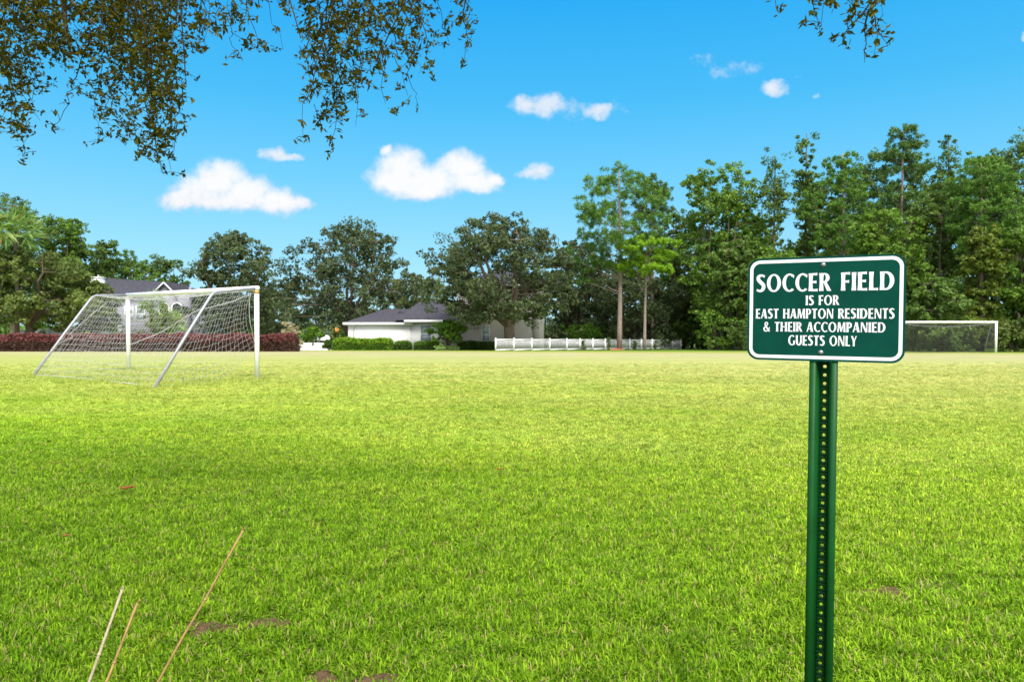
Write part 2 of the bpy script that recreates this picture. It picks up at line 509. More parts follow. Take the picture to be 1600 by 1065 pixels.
def build_grass():
    rng = np.random.default_rng(5)
    m = bpy.data.materials.new('grass_blade'); m.use_nodes = True
    t = NT(m.node_tree); b = t.n['Principled BSDF']
    col, sep, flat, pos = turf_color(t)
    a = t.node('ShaderNodeAttribute', attribute_name='rnd')
    oi = t.node('ShaderNodeObjectInfo')
    r2 = t.math('FRACT', t.math('ADD', a.outputs['Fac'], oi.outputs['Random']))
    tone = t.ramp(r2, [(0.0, (0.28, 0.33, 0.35)), (0.5, (1.0, 1.0, 1.0)), (1.0, (1.85, 1.55, 2.6))])
    far0 = t.math('MULTIPLY', t.smooth(sep.outputs[1], 5.0, 15.0), 0.8)
    col = t.mix(1.0, col, t.mix(far0, tone, (1, 1, 1, 1)), 'MULTIPLY')
    # each far tuft stands for many blades, so single blades differ less out there
    far = t.math('MULTIPLY', t.smooth(sep.outputs[1], 5.0, 15.0), 0.8)
    tuft = t.noise(flat, 7.5, 4, 0.65)
    col = t.mix(1.0, col, t.ramp(tuft, [(0.30, (0.52, 0.60, 0.45)), (0.48, (1, 1, 1)), (0.68, (1.28, 1.16, 1.3))]), 'MULTIPLY')
    dry = t.math('LESS_THAN', t.math('FRACT', t.math('MULTIPLY', r2, 7.31)), t.math('MULTIPLY_ADD', far, -0.06, 0.075))
    col = t.mix(dry, col, (0.42, 0.36, 0.13, 1))
    t.l.new(col, b.inputs['Base Color'])
    b.inputs['Roughness'].default_value = 0.55
    b.inputs['Specular IOR Level'].default_value = 0.12
    tr = t.node('ShaderNodeBsdfTranslucent'); t.l.new(col, tr.inputs[0])
    mx = t.node('ShaderNodeMixShader'); mx.inputs[0].default_value = 0.35
    t.l.new(b.outputs[0], mx.inputs[1]); t.l.new(tr.outputs[0], mx.inputs[2])
    t.l.new(mx.outputs[0], t.n['Material Output'].inputs[0])
    coll = bpy.data.collections.new('grass_tufts')
    for k in range(7):
        mb = MB()
        nb = 30
        for i in range(nb):
            ang = rng.uniform(0, 2 * np.pi); rr = 0.050 * math.sqrt(rng.uniform())
            base = np.array([rr * math.cos(ang), rr * math.sin(ang), -0.004])
            d = ang + rng.normal(0, 0.9)
            L = rng.uniform(0.020, 0.056); w = rng.uniform(0.0017, 0.0036)
            lean = rng.uniform(0.2, 1.9)
            dirh = np.array([math.cos(d), math.sin(d), 0]); side = np.array([-math.sin(d), math.cos(d), 0])
            pts = []
            p = base.copy(); th = lean * 0.5
            for s_ in range(3):
                pts.append(p.copy())
                p = p + L / 3 * (math.sin(th) * dirh + math.cos(th) * np.array([0, 0, 1]))
                th += lean * 0.55
            tip = p
            v = [pts[0] - side * w * .7, pts[0] + side * w * .7, pts[1] - side * w, pts[1] + side * w, pts[2] - side * w * .8, pts[2] + side * w * .8, tip]
            rv = rng.uniform()
            mb.add(v, [(0, 1, 3, 2), (2, 3, 5, 4)], rnd=rv)
            mb.add([v[4], v[5], v[6]], [(0, 1, 2)], rnd=rv)
        o = mb.build('grass_tuft', m, smooth=True)
        COL.objects.unlink(o)
        coll.objects.link(o)
    # scatter
    pts, scl = [], []
    spots = [(G(px, py), rx, ry) for px, py, rx, ry in SPOTS]
    edges = np.concatenate([np.linspace(1.6, 6, 12), np.geomspace(6.6, 40, 18)])
    for y0, y1 in zip(edges[:-1], edges[1:]):
        ym = (y0 + y1) / 2
        hw = 0.78 * y1 + 1.2
        dens = 1150 * min(1, (4.5 / ym)) ** 1.15 * min(1, max(0, (29 - ym) / 19))
        n = int(dens * 2 * hw * (y1 - y0))
        x = rng.uniform(-hw, hw, n); y = rng.uniform(y0, y1, n)
        g = max(1.0, (ym / 5.0) ** 0.5)
        sc = rng.uniform(0.75, 1.3, n)
        hz = sc * (0.95 if ym < 6 else 0.95 * (6 / ym) ** .5)
        keep = np.ones(n, bool)
        for c, rx, ry in spots:
            a_, b_ = rx / F * c.y, ry / 557 * c.y * 1.25
            d = ((x - c.x) / a_) ** 2 + ((y - c.y) / b_) ** 2
            keep &= (rng.uniform(0, 1, n) < np.clip(d - 0.35, 0.22, 1.0))
        pts.append(np.stack([x, y, EYE - H(y)], -1)[keep])
        scl.append(np.stack([sc * g, sc * g, hz], -1)[keep])
    pts = np.concatenate(pts); scl = np.concatenate(scl)
    # unmown fringes round the feet of the near goal
    for c, n, r in ((G(402, 592), 40, .5), (G(201, 577), 40, .5), (G(300, 597), 260, 1.5), (G(240, 606), 80, .7), (G(150, 597), 160, 1.3), (G(50, 587), 40, .5)):
        q = rng.normal(0, r * .45, (n, 2)) * np.array([1.4, 0.6])
        pts = np.concatenate([pts, np.stack([c.x + q[:, 0], c.y + q[:, 1], EYE - H(c.y + q[:, 1])], -1)])
        scl = np.concatenate([scl, np.stack([np.full(n, 1.8), np.full(n, 1.8), rng.uniform(1.8, 2.9, n)], -1)])
    me = bpy.data.meshes.new('grass')
    me.vertices.add(len(pts)); me.vertices.foreach_set('co', pts.astype(np.float32).ravel())
    rot = np.zeros((len(pts), 3)); rot[:, 2] = rng.uniform(0, 2 * np.pi, len(pts)); rot[:, :2] = rng.normal(0, .12, (len(pts), 2))
    for nm, arr in (('rot', rot), ('scl', scl)):
        at = me.attributes.new(nm, 'FLOAT_VECTOR', 'POINT'); at.data.foreach_set('vector', arr.astype(np.float32).ravel())
    me.materials.append(m)
    o = bpy.data.objects.new('grass', me); COL.objects.link(o)
    tag(o, 'green lawn grass blades growing over the near part of the field', 'grass', kind='stuff')
    ng = bpy.data.node_groups.new('grass_scatter', 'GeometryNodeTree')
    ng.interface.new_socket('Geometry', in_out='INPUT', socket_type='NodeSocketGeometry')
    ng.interface.new_socket('Geometry', in_out='OUTPUT', socket_type='NodeSocketGeometry')
    gi = ng.nodes.new('NodeGroupInput'); go = ng.nodes.new('NodeGroupOutput')
    ci = ng.nodes.new('GeometryNodeCollectionInfo')
    ci.inputs['Collection'].default_value = coll
    ci.inputs['Separate Children'].default_value = True; ci.inputs['Reset Children'].default_value = True
    ip = ng.nodes.new('GeometryNodeInstanceOnPoints'); ip.inputs['Pick Instance'].default_value = True
    at = {}
    for nm in ('rot', 'scl'):
        n = ng.nodes.new('GeometryNodeInputNamedAttribute'); n.data_type = 'FLOAT_VECTOR'; n.inputs['Name'].default_value = nm
        at[nm] = n.outputs['Attribute']
    ng.links.new(gi.outputs[0], ip.inputs['Points'])
    ng.links.new(ci.outputs[0], ip.inputs['Instance'])
    ng.links.new(at['rot'], ip.inputs['Rotation']); ng.links.new(at['scl'], ip.inputs['Scale'])
    ng.links.new(ip.outputs[0], go.inputs[0])
    md = o.modifiers.new('scatter', 'NODES'); md.node_group = ng


build_grass()

# ------------------------------------------------------------------ foliage builders


def rand_unit(rng, n):
    v = rng.normal(size=(n, 3))
    return v / (np.linalg.norm(v, axis=1)[:, None] + 1e-9)


def leaf_quads(mb, c, L, Wd, rng, normal=None, axis=None, clump=0.5, bias=0.5):
    """one small diamond leaf per centre"""
    n = len(c)
    nr = rand_unit(rng, n)
    if normal is not None:
        nr = nr + bias * normal
        nr /= np.linalg.norm(nr, axis=1)[:, None] + 1e-9
    ax = rand_unit(rng, n) if axis is None else axis
    ax = ax - nr * np.sum(ax * nr, 1)[:, None]
    ax /= np.linalg.norm(ax, axis=1)[:, None] + 1e-9
    b = np.cross(nr, ax)
    L = np.broadcast_to(L, (n,))[:, None] * rng.uniform(0.65, 1.35, (n, 1)); Wd = np.broadcast_to(Wd, (n,))[:, None] * rng.uniform(0.7, 1.3, (n, 1))
    v = np.stack([c - ax * L / 2, c + b * Wd / 2 - ax * L * 0.08, c + ax * L / 2, c - b * Wd / 2 - ax * L * 0.08], 1).reshape(-1, 3)
    mb.add(v, np.arange(4 * n).reshape(-1, 4), rnd=rng.uniform(0, 1, n), clump=np.broadcast_to(clump, (n,)))


def clump_leaves(mb, centers, radii, rng, nsub=8, nleaf=22, L=0.28, Wd=0.16, flat=0.65, sub_r=0.34, up=0.6):
    K = len(centers)
    ct = rng.uniform(0, 1, K)
    d = rand_unit(rng, K * nsub) * (rng.uniform(0.35, 1, (K * nsub, 1)) ** 0.6)
    d[:, 2] *= flat
    rr = np.repeat(radii, nsub)[:, None]
    sc = np.repeat(centers, nsub, 0) + d * rr
    sct = np.clip(np.repeat(ct, nsub) + rng.normal(0, .16, K * nsub), 0, 1)
    sr = rr * sub_r * rng.uniform(0.6, 1.35, (K * nsub, 1))
    n = K * nsub * nleaf
    e = rand_unit(rng, n) * (rng.uniform(0.2, 1, (n, 1)) ** 0.6)
    e[:, 2] *= 0.75
    c = np.repeat(sc, nleaf, 0) + e * np.repeat(sr, nleaf, 0)
    nrm = e + np.repeat(d, nleaf, 0) * 0.5 + np.array([0, 0, up])
    nrm /= np.linalg.norm(nrm, axis=1)[:, None] + 1e-9
    leaf_quads(mb, c, L, Wd, rng, nrm, clump=np.repeat(sct, nleaf), bias=0.9)
    return sc


def needle_tufts(mb, centers, radii, rng, nsub=9, nn=16, L=0.42, Wd=0.05, flat=0.45):
    K = len(centers)
    ct = rng.uniform(0, 1, K)
    d = rand_unit(rng, K * nsub) * (rng.uniform(0.2, 1, (K * nsub, 1)) ** 0.5)
    d[:, 2] = d[:, 2] * flat + 0.08
    sc = np.repeat(centers, nsub, 0) + d * np.repeat(radii, nsub)[:, None]
    n = K * nsub * nn
    ax = rand_unit(rng, n) + np.array([0, 0, 0.35])
    ax /= np.linalg.norm(ax, axis=1)[:, None]
    c = np.repeat(sc, nn, 0) + ax * L * 0.5
    leaf_quads(mb, c, L, Wd, rng, axis=ax, clump=np.clip(np.repeat(ct, nsub * nn) + rng.normal(0, .1, n), 0, 1))
    return sc


def moss_strands(mb, pts, rng, per=3, drop=(0.6, 1.8)):
    n = len(pts) * per
    c = np.repeat(pts, per, 0) + rng.normal(0, .25, (n, 3))
    ln = rng.uniform(*drop, n)
    for k in range(5):
        q = c + np.stack([rng.normal(0, .05, n), rng.normal(0, .05, n), -ln * (k + .5) / 5], -1)
        leaf_quads(mb, q, ln / 5 * 1.5, 0.10 * (1 - k * .13), rng, axis=np.tile([0.05, 0.02, -1.0], (n, 1)) + rng.normal(0, .12, (n, 3)), clump=0.5)


def bez(a, b, c, n=6):
    t = np.linspace(0, 1, n)[:, None]
    return (1 - t) ** 2 * np.array(a) + 2 * t * (1 - t) * np.array(b) + t ** 2 * np.array(c)


PROFILE = {
    'oak': lambda t: np.sqrt(np.clip(1 - ((t - 0.36) / 0.66) ** 2, 0, 1)),
    'broad': lambda t: np.clip(1 - np.abs((t - 0.52) / 0.62) ** 2.6, 0, 1) ** .6,
    'slender': lambda t: np.clip(0.62 + 0.5 * np.sin(t * 11 + .6), .22, 1.1) * (1 - 0.5 * t),
    'pine': lambda t: np.clip(0.62 + 0.5 * np.sin(t * 3.0), 0, 1) * np.where(t > .78, 1 - (t - .78) * 2.6, 1),
    'column': lambda t: 0.8 + 0.2 * np.sin(t * 11),
    'bush': lambda t: np.sqrt(np.clip(1 - (np.maximum(t - 0.3, 0) / 0.72) ** 2, 0, 1)),
}


def crown_points(rng, kind, base, R_, z0, z1, n, depth=0.85, inner=0.25, lean=(0, 0)):
    lob = rng.uniform(0, 2 * np.pi, 4); amp = rng.uniform(.08, .22, 4); ph = rng.uniform(0, 6.3, 3)
    out = []
    tries = 0
    mind = 0.62 * (R_ * R_ * depth * (z1 - z0) * 2.2 / n) ** (1 / 3)
    while len(out) < n and tries < n * 40:
        tries += 1
        t = rng.uniform(0, 1); a = rng.uniform(0, 2 * np.pi)
        pr = float(PROFILE[kind](np.array(t)))
        k = 1 + sum(amp[i] * math.sin((i + 1) * a + lob[i] + 3 * t * i) for i in range(4))
        k *= 1 + .18 * math.sin(7 * t + ph[0]) + .12 * math.sin(15 * t + 2 * a + ph[1])
        r = R_ * pr * k * math.sqrt(rng.uniform(inner, 1))
        p = np.array([base[0] + r * math.cos(a) + lean[0] * t, base[1] + depth * r * math.sin(a) + lean[1] * t, z0 + (z1 - z0) * t])
        if out and tries < n * 25 and min(np.linalg.norm(np.array(out) - p, axis=1)) < mind:
            continue
        out.append(p)
    return np.array(out)


def tree(name, label, group, kind, px, Y, top, left, right, bottom, leaf, n=46, trunk_r=0.28, bark=None, seed=None,
         fork=0.3, size=(0.30, 0.17), nsub=8, nleaf=20, clump_k=1.0, moss=0, base_px=None, depth=0.85, cat='tree', inner=0.25, trunk_top=None, boughs=(), dead=()):
    """px.. are places measured on the photograph (trunk, crown top, sides and underside) at distance Y"""
    rng = np.random.default_rng(seed if seed is not None else int(px * 31 + Y * 7 + top))
    n = int(n * 1.3)
    size = (size[0] * rng.uniform(.8, 1.2), size[1] * rng.uniform(.8, 1.2))
    if kind == 'pine':
        nleaf = int(nleaf * 1.5); size = (size[0] * .92, size[1] * 1.5); clump_k *= .98
    else:
        nleaf = int(nleaf * 1.45); size = (size[0] * 1.12, size[1] * 1.2); clump_k *= 1.06
    cx = (left + right) / 2
    c = P(cx, bottom, Y)
    z0 = c.z; z1 = P(cx, top, Y).z
    R_ = (right - left) / 2 / F * Y
    bx = P(base_px if base_px is not None else px, 540, Y).x
    g = gz(Y)
    base = np.array([bx, Y, g])
    root = empty(name, base, label, cat, group)
    wood = MB(); fol = MB()
    crad0 = clump_k * 0.62 * (R_ * R_ * (z1 - z0) * depth / n * 3.2) ** (1 / 3)
    pad = crad0 * 0.75
    needles = kind == 'pine'
    zz0, zz1 = z0 + pad * .5, z1 - pad * .6
    pts = crown_points(rng, kind, (c.x, Y), max(R_ - pad, R_ * .4), zz0, zz1, n, depth, inner)
    # two or three clumps that reach the very top
    if len(boughs):
        pts = np.concatenate([pts, np.array([tuple(P(bx_, by_, Y + rng.uniform(-1.2, .3))) for bx_, by_ in boughs])])
    radii = crad0 * rng.uniform(0.65, 1.25, len(pts))
    for (x0_, y0_), (x1_, y1_) in dead:
        a_, b_ = np.array(P(x0_, y0_, Y)), np.array(P(x1_, y1_, Y - .5))
        wood.tube(bez(a_, (a_ + b_) / 2 + np.array([0, 0, -.15]), b_, 6), np.linspace(.10, .04, 6), 6)
    htot = z1 - g
    limb_pts = []
    if kind in ('pine', 'slender', 'column'):
        tt = np.linspace(0, 1, 9)[:, None]
        top_p = np.array([c.x, Y, z1 - crad0 * .5])
        line = base + (top_p - base) * tt
        line[1:-1, :2] += np.cumsum(rng.normal(0, 0.012 * htot / 6, (7, 2)), 0) * (1 - np.abs(tt[1:-1] * 2 - 1))
        line[0, 2] -= 0.3
        wood.tube(line, trunk_r * (1.08 - 0.85 * tt[:, 0] ** 1.1), 9)
        dense = np.array([line[0] + 0 * line[0]])
        f = np.linspace(0, 1, 40)
        dense = np.stack([np.interp(f, tt[:, 0], line[:, i]) for i in range(3)], -1)
        for p, r in zip(pts, radii):
            dh = np.linalg.norm(dense[:, :2] - p[:2], axis=1)
            want = p[2] - 0.35 * np.linalg.norm(p[:2] - np.array([c.x, Y])) - .2
            k = int(np.argmin(np.abs(dense[:, 2] - want)))
            a = dense[k]
            mid = (a + p) / 2 + np.array([0, 0, 0.05 * np.linalg.norm(p - a)])
            br = max(0.02, trunk_r * .22 * (1.1 - f[k]))
            wood.tube(bez(a, mid, p, 5), np.linspace(br, br * .35, 5), 5, caps=False)
    else:
        zf = g + max((z0 - g) * 0.9, fork * 0.45 * htot * .5, 0.4)
        fk = np.array([bx + rng.normal(0, .1), Y, zf])
        wood.tube([base - np.array([0, 0, .3]), base + np.array([0.0, 0, .25]), (base + fk) / 2 + rng.normal(0, .05, 3), fk],
                  [trunk_r * 1.45, trunk_r * 1.1, trunk_r * .95, trunk_r * .9], 10)
        nl = 7
        for i in range(nl):
            a = 2 * np.pi * (i + rng.uniform(0, .6)) / nl
            zt = z0 + (z1 - z0) * rng.uniform(.5, .9)
            rr = R_ * rng.uniform(.35, .72)
            e = np.array([c.x + rr * math.cos(a), Y + depth * rr * math.sin(a), zt])
            m = fk * .45 + e * .55 + np.array([rr * .22 * math.cos(a), rr * .22 * math.sin(a), -0.06 * (zt - zf)])
            b = bez(fk, m, e, 9)
            b[1:-1] += rng.normal(0, .05 * R_ / 3, (7, 3))
            wood.tube(b, trunk_r * np.linspace(.62, .10, 9), 7, caps=False)
            limb_pts.append(np.stack([np.interp(np.linspace(0, 1, 30), np.linspace(0, 1, 9), b[:, k]) for k in range(3)], -1))
        LP = np.concatenate(limb_pts)
        for p, r in zip(pts, radii):
            d = np.linalg.norm(LP - p, axis=1) + np.maximum(LP[:, 2] - p[2], 0) * .8
            a = LP[int(np.argmin(d))]
            mid = (a + p) / 2 + rng.normal(0, .08, 3) + np.array([0, 0, -.04 * np.linalg.norm(p - a)])
            wood.tube(bez(a, mid, p, 5), np.linspace(max(.03, trunk_r * .16), .018, 5), 5, caps=False)
    if needles:
        needle_tufts(fol, pts, radii, rng, nsub=nsub, nn=nleaf, L=size[0], Wd=size[1])
    else:
        sc = clump_leaves(fol, pts, radii, rng, nsub=nsub, nleaf=nleaf, L=size[0], Wd=size[1])
        # twigs to the outer sprays
        pick = rng.choice(len(sc), min(len(sc), 120), replace=False)
        owner = np.repeat(np.arange(len(pts)), nsub)
        for k in pick:
            wood.tube([pts[owner[k]], (pts[owner[k]] + sc[k]) / 2 + rng.normal(0, .05, 3), sc[k]], [.02, .014, .008], 3, caps=False)
    wood.build('trunk', bark or M_BARK, root, smooth=True)
    fol.build('crown', leaf, root)
    if moss:
        mo = MB()
        low = sc[sc[:, 2] < z0 + (z1 - z0) * .5]
        moss_strands(mo, low[rng.choice(len(low), min(moss, len(low)), replace=False)], rng)
        mo.build('moss_foliage', M_MOSS, root)['kind'] = 'stuff'
    return root


def bush(name, label, group, px, Y, top, left, right, leaf, n=16, kind='bush', size=(0.26, 0.15), nsub=8, nleaf=20, seed=0, cat='bush', depth=.9, bottom=None, stem_r=.05):
    rng = np.random.default_rng(seed + int(px) * 7 + int(Y))
    c = P((left + right) / 2, 540, Y)
    g = gz(Y)
    z1 = P(px, top, Y).z
    z0 = g if bottom is None else P(px, bottom, Y).z
    R_ = (right - left) / 2 / F * Y
    root = empty(name, (c.x, Y, g), label, cat, group)
    crad = 0.62 * (R_ * R_ * (z1 - z0) * depth / n * 3.2) ** (1 / 3)
    pts = crown_points(rng, kind, (c.x, Y), max(R_ - crad * .7, R_ * .4), z0 + crad * .3, z1 - crad * .5, n, depth, 0.1)
    fol = MB(); clump_leaves(fol, pts, crad * rng.uniform(.8, 1.25, len(pts)), rng, nsub, nleaf, *size)
    wood = MB()
    for p in pts[:10]:
        b0 = np.array([c.x + rng.normal(0, .1), Y + rng.normal(0, .1), g - .1])
        wood.tube(bez(b0, (b0 + p) / 2 + np.array([0, 0, .2]), p, 5), np.linspace(stem_r, stem_r * .3, 5), 5, caps=False)
    wood.build('stem', M_BARK, root, smooth=True)
    fol.build('foliage', leaf, root)
    return root


# ------------------------------------------------------------------ trees on the left
LG = 'trees behind the red hedge and the left house'
tree('tall_tree', 'tall bright green tree rising highest at the left edge, behind the palm', LG, 'broad', 20, 104, 304, -75, 80, 470, M_BROAD_DARK, n=86, trunk_r=.4, seed=11)
tree('leafy_tree', 'second highest bright green tree at left, just right of the tallest one', LG, 'broad', 98, 112, 338, 44, 142, 470, M_BROAD, n=66, trunk_r=.35, seed=12)
tree('dark_tree', 'dark green bushy tree between the tall left trees and the dark roof', LG, 'broad', 145, 116, 370, 95, 196, 480, M_BROAD_DARK, n=62, trunk_r=.33, seed=13)
tree('leafy_tree', 'leafy green tree showing right behind the ridge of the dark roof', LG, 'broad', 192, 122, 392, 150, 242, 490, M_BROAD, n=52, trunk_r=.3, seed=14)
tree('small_far_tree', 'small dark distant tree between the roof gable and the mossy oak', LG, 'broad', 246, 128, 402, 216, 288, 500, M_BROAD_DARK, n=44, trunk_r=.3, seed=15)
tree('live_oak', 'broad olive green live oak standing over the red hedge at left', 'live oaks beyond the field', 'oak', 48, 76, 385, -70, 150, 505, M_OAK_OLIVE, n=92, trunk_r=.42, seed=16, moss=30)
tree('young_oak', 'smaller rounded olive oak between the big left oak and the house', 'live oaks beyond the field', 'oak', 150, 79, 440, 92, 200, 520, M_OAK_OLIVE, n=46, trunk_r=.22, seed=17)
tree('mossy_oak', 'dark grey green oak right behind the near goal, reddish hedge before it', 'live oaks beyond the field', 'oak', 365, 86, 362, 286, 440, 520, M_OAK, n=72, trunk_r=.4, seed=18, moss=50)
tree('spreading_oak', 'wide dark oak with lacy top left of the white house roof', 'live oaks beyond the field', 'oak', 545, 98, 344, 446, 646, 522, M_OAK, n=92, trunk_r=.5, seed=19, moss=60, size=(.32, .17), boughs=[(452, 418), (465, 440), (470, 462), (628, 415), (640, 436), (632, 455), (458, 395), (480, 380)])
tree('low_oak', 'low dark oak filling the gap between the two lacy topped oaks', 'live oaks beyond the field', 'oak', 430, 106, 432, 380, 500, 528, M_OAK, n=50, trunk_r=.35, seed=20, moss=30)
tree('backdrop_oak', 'lighter green oak peeping over the white house roof', 'live oaks beyond the field', 'broad', 655, 112, 432, 600, 720, 520, M_OAK_OLIVE, n=44, trunk_r=.35, seed=21)
tree('yard_oak', 'big dark oak with forked trunk behind the white fence, before the house', 'live oaks beyond the field', 'oak', 795, 76, 334, 664, 892, 506, M_OAK, n=110, trunk_r=.62, seed=22, moss=90, fork=.2, base_px=797, boughs=[(672, 418), (660, 440), (685, 448), (700, 470), (712, 455), (690, 478), (722, 480), (735, 462), (668, 400), (885, 470), (880, 440)])
tree('shady_oak', 'dark oak between the house corner and the tallest lone pine', 'live oaks beyond the field', 'oak', 890, 96, 372, 838, 960, 538, M_OAK, n=64, trunk_r=.4, seed=23, moss=40)

# ------------------------------------------------------------------ pines and woods on the right
PG = 'pines at the edge of the woods'
tree('pine_tree', 'tallest lone pine with thick bare trunk standing in red mulch by the fence', PG, 'pine', 967, 80, 257, 888, 1046, 425, M_PINE, n=62, trunk_r=.29, bark=M_PBARK, seed=31, size=(.46, .06), nsub=9, nleaf=20, base_px=968, clump_k=.9, boughs=[(900, 408), (915, 420), (930, 408), (912, 440), (945, 395), (895, 395)], dead=[((965, 428), (938, 430)), ((966, 455), (950, 448)), ((966, 412), (985, 400))])
tree('pine_tree', 'shorter thin pine with lime green crown beside the tallest lone pine', PG, 'pine', 1006, 79, 368, 962, 1060, 432, M_PINE_LIME, n=36, trunk_r=.18, bark=M_PBARK, seed=32, size=(.46, .06), nsub=10, nleaf=20, base_px=1007, dead=[((1007, 440), (1024, 424)), ((1006, 428), (1026, 404)), ((1006, 425), (990, 417)), ((1006, 452), (1000, 449))])
WG = 'trees of the woods behind the right goal'
specs = [
    # name, label, kind, px, Y, top, left, right, bottom, leaf, n, extra
    ('pine_tree', 'dark pine half hidden behind the tallest lone pine crown', 'pine', 1020, 92, 272, 985, 1052, 420, M_PINE_DARK, 34, {}),
    ('weeping_oak', 'grey green weeping oak behind the two lone pine trunks', 'oak', 985, 93, 418, 900, 1065, 538, M_OAK, 70, dict(moss=60)),
    ('weeping_oak', 'olive weeping oak over the far end of the white fence', 'oak', 1068, 98, 428, 1010, 1130, 540, M_OAK_OLIVE, 56, dict(moss=40)),
    ('leafy_tree', 'bright leafy tree left of the sign, with twiggy top above a gap', 'broad', 1110, 84, 256, 1056, 1188, 500, M_BROAD, 84, {}),
    ('dark_tree', 'dark leafy tree in the gap between lone pines and bright leafy tree', 'broad', 1060, 96, 330, 1020, 1110, 500, M_BROAD_DARK, 46, {}),
    ('slender_tree', 'slender tree with sparse crown, left of a pair above the sign', 'slender', 1207, 80, 234, 1176, 1243, 470, M_BROAD_DARK, 30, {}),
    ('slender_tree', 'taller spindly tree of the pair above the sign, pointed top', 'slender', 1258, 82, 200, 1232, 1284, 470, M_BROAD_DARK, 34, {}),
    ('leafy_tree', 'low leafy tree right under the slender pair, behind the sign', 'broad', 1215, 76, 392, 1160, 1275, 540, M_BROAD, 52, {}),
    ('leafy_tree', 'round green tree behind the left edge of the sign', 'broad', 1150, 78, 372, 1098, 1200, 540, M_BROAD_DARK, 52, {}),
    ('pine_tree', 'bright green pine above the middle of the sign', 'pine', 1315, 77, 232, 1268, 1362, 430, M_PINE, 52, {}),
    ('pine_tree', 'tallest dark pine above the right part of the sign', 'pine', 1408, 84, 196, 1362, 1456, 430, M_PINE_DARK, 56, {}),
    ('leafy_tree', 'leafy tree behind the top right corner of the sign', 'broad', 1370, 72, 322, 1310, 1436, 530, M_BROAD, 68, {}),
    ('slender_tree', 'spindly dark tree just right of the tallest dark pine', 'slender', 1480, 84, 206, 1446, 1512, 450, M_BROAD_DARK, 36, {}),
    ('pine_tree', 'rounded bright pine above the right goal post', 'pine', 1530, 70, 248, 1470, 1592, 400, M_PINE, 64, {}),
    ('dark_tree', 'tall dark tree at the right edge, behind the rounded pine', 'broad', 1592, 82, 203, 1530, 1660, 480, M_BROAD_DARK, 74, {}),
    ('leafy_tree', 'mid height tree between the sign and the vine covered trunk', 'broad', 1452, 74, 300, 1408, 1508, 530, M_BROAD_DARK, 56, {}),
    ('vine_covered_tree', 'trunk smothered in yellowing vines above the right goal', 'column', 1532, 67, 352, 1496, 1568, 545, M_VINE, 44, dict(inner=.45)),
    ('leafy_tree', 'leafy tree at the right edge under the tall dark tree', 'broad', 1610, 66, 352, 1562, 1668, 545, M_BROAD, 58, {}),
    ('leafy_tree', 'low dense tree behind the middle of the right goal', 'broad', 1470, 65, 430, 1420, 1522, 548, M_BROAD_DARK, 44, {}),
]
for i, (nm, lb, kind, px, Y, top, l, r, bot, lf, n, ex) in enumerate(specs):
    kw = dict(ex)
    if kind == 'pine':
        kw.update(size=(.46, .06), nsub=9, nleaf=20, bark=M_PBARK, trunk_r=.26)
    else:
        kw.setdefault('trunk_r', .2 if kind == 'slender' else .3)
        if kind == 'slender': kw.update(nsub=7, nleaf=18, size=(.26, .15), clump_k=1.1)
    tree(nm, lb, WG, kind, px, Y, top, l, r, bot, lf, n=n, seed=200 + i, **kw)

for i, (nm, lb, kind, px, Y, top, l, r, bot, lf, n) in enumerate([
    ('leafy_tree', 'tree filling the gap between slender pair and bright pine above the sign', 'broad', 1285, 90, 268, 1240, 1332, 500, M_BROAD, 56),
    ('dark_tree', 'dark tree between the bright pine and the tallest dark pine', 'broad', 1358, 92, 240, 1318, 1402, 500, M_BROAD_DARK, 60),
    ('leafy_tree', 'tall tree behind the rounded pine, filling towards the spindly dark tree', 'broad', 1535, 90, 232, 1492, 1590, 500, M_BROAD, 62),
    ('dark_tree', 'dark tree between tallest dark pine and spindly tree', 'broad', 1446, 94, 262, 1404, 1490, 500, M_BROAD_DARK, 56),
    ('leafy_tree', 'lower tree between the bright leafy tree and the slender pair', 'broad', 1172, 88, 330, 1130, 1216, 520, M_BROAD, 52)]):
    tree(nm, lb, WG, kind, px, Y, top, l, r, bot, lf, n=n, seed=300 + i)

BG = 'bushes along the foot of the woods'
bsp = [
    (905, 90, 500, 872, 945, M_HEDGE, 'green bush behind the fence left of the thick pine trunk'),
    (945, 92, 505, 915, 985, M_BROAD_DARK, 'dark bush behind the fence at the thick pine trunk'),
    (1030, 95, 490, 995, 1070, M_BROAD_DARK, 'dark bush behind the fence right of the thin pine trunk'),
    (1082, 96, 480, 1050, 1112, M_OAK_OLIVE, 'olive bush just past the end of the white fence'),
    (1120, 78, 470, 1085, 1160, M_BROAD, 'tall bright bush at the wood edge left of the sign'),
    (1160, 74, 490, 1130, 1195, M_BROAD_DARK, 'dark bush at the wood edge beside the left edge of sign'),
    (1425, 68, 478, 1395, 1458, M_BROAD, 'leafy bush behind the right goal next to the sign'),
    (1500, 66, 470, 1470, 1535, M_VINE, 'yellow green bush behind the right goal under the vines'),
    (1580, 63, 490, 1552, 1612, M_OAK_OLIVE, 'olive bush beside the right goal post'),
    (1620, 62, 470, 1590, 1660, M_BROAD_DARK, 'dark bush at the right edge beyond the goal'),
]
for px, Y, top, l, r, lf, lb in bsp:
    bush('bush', lb, BG, px, Y, top, l, r, lf, n=18)


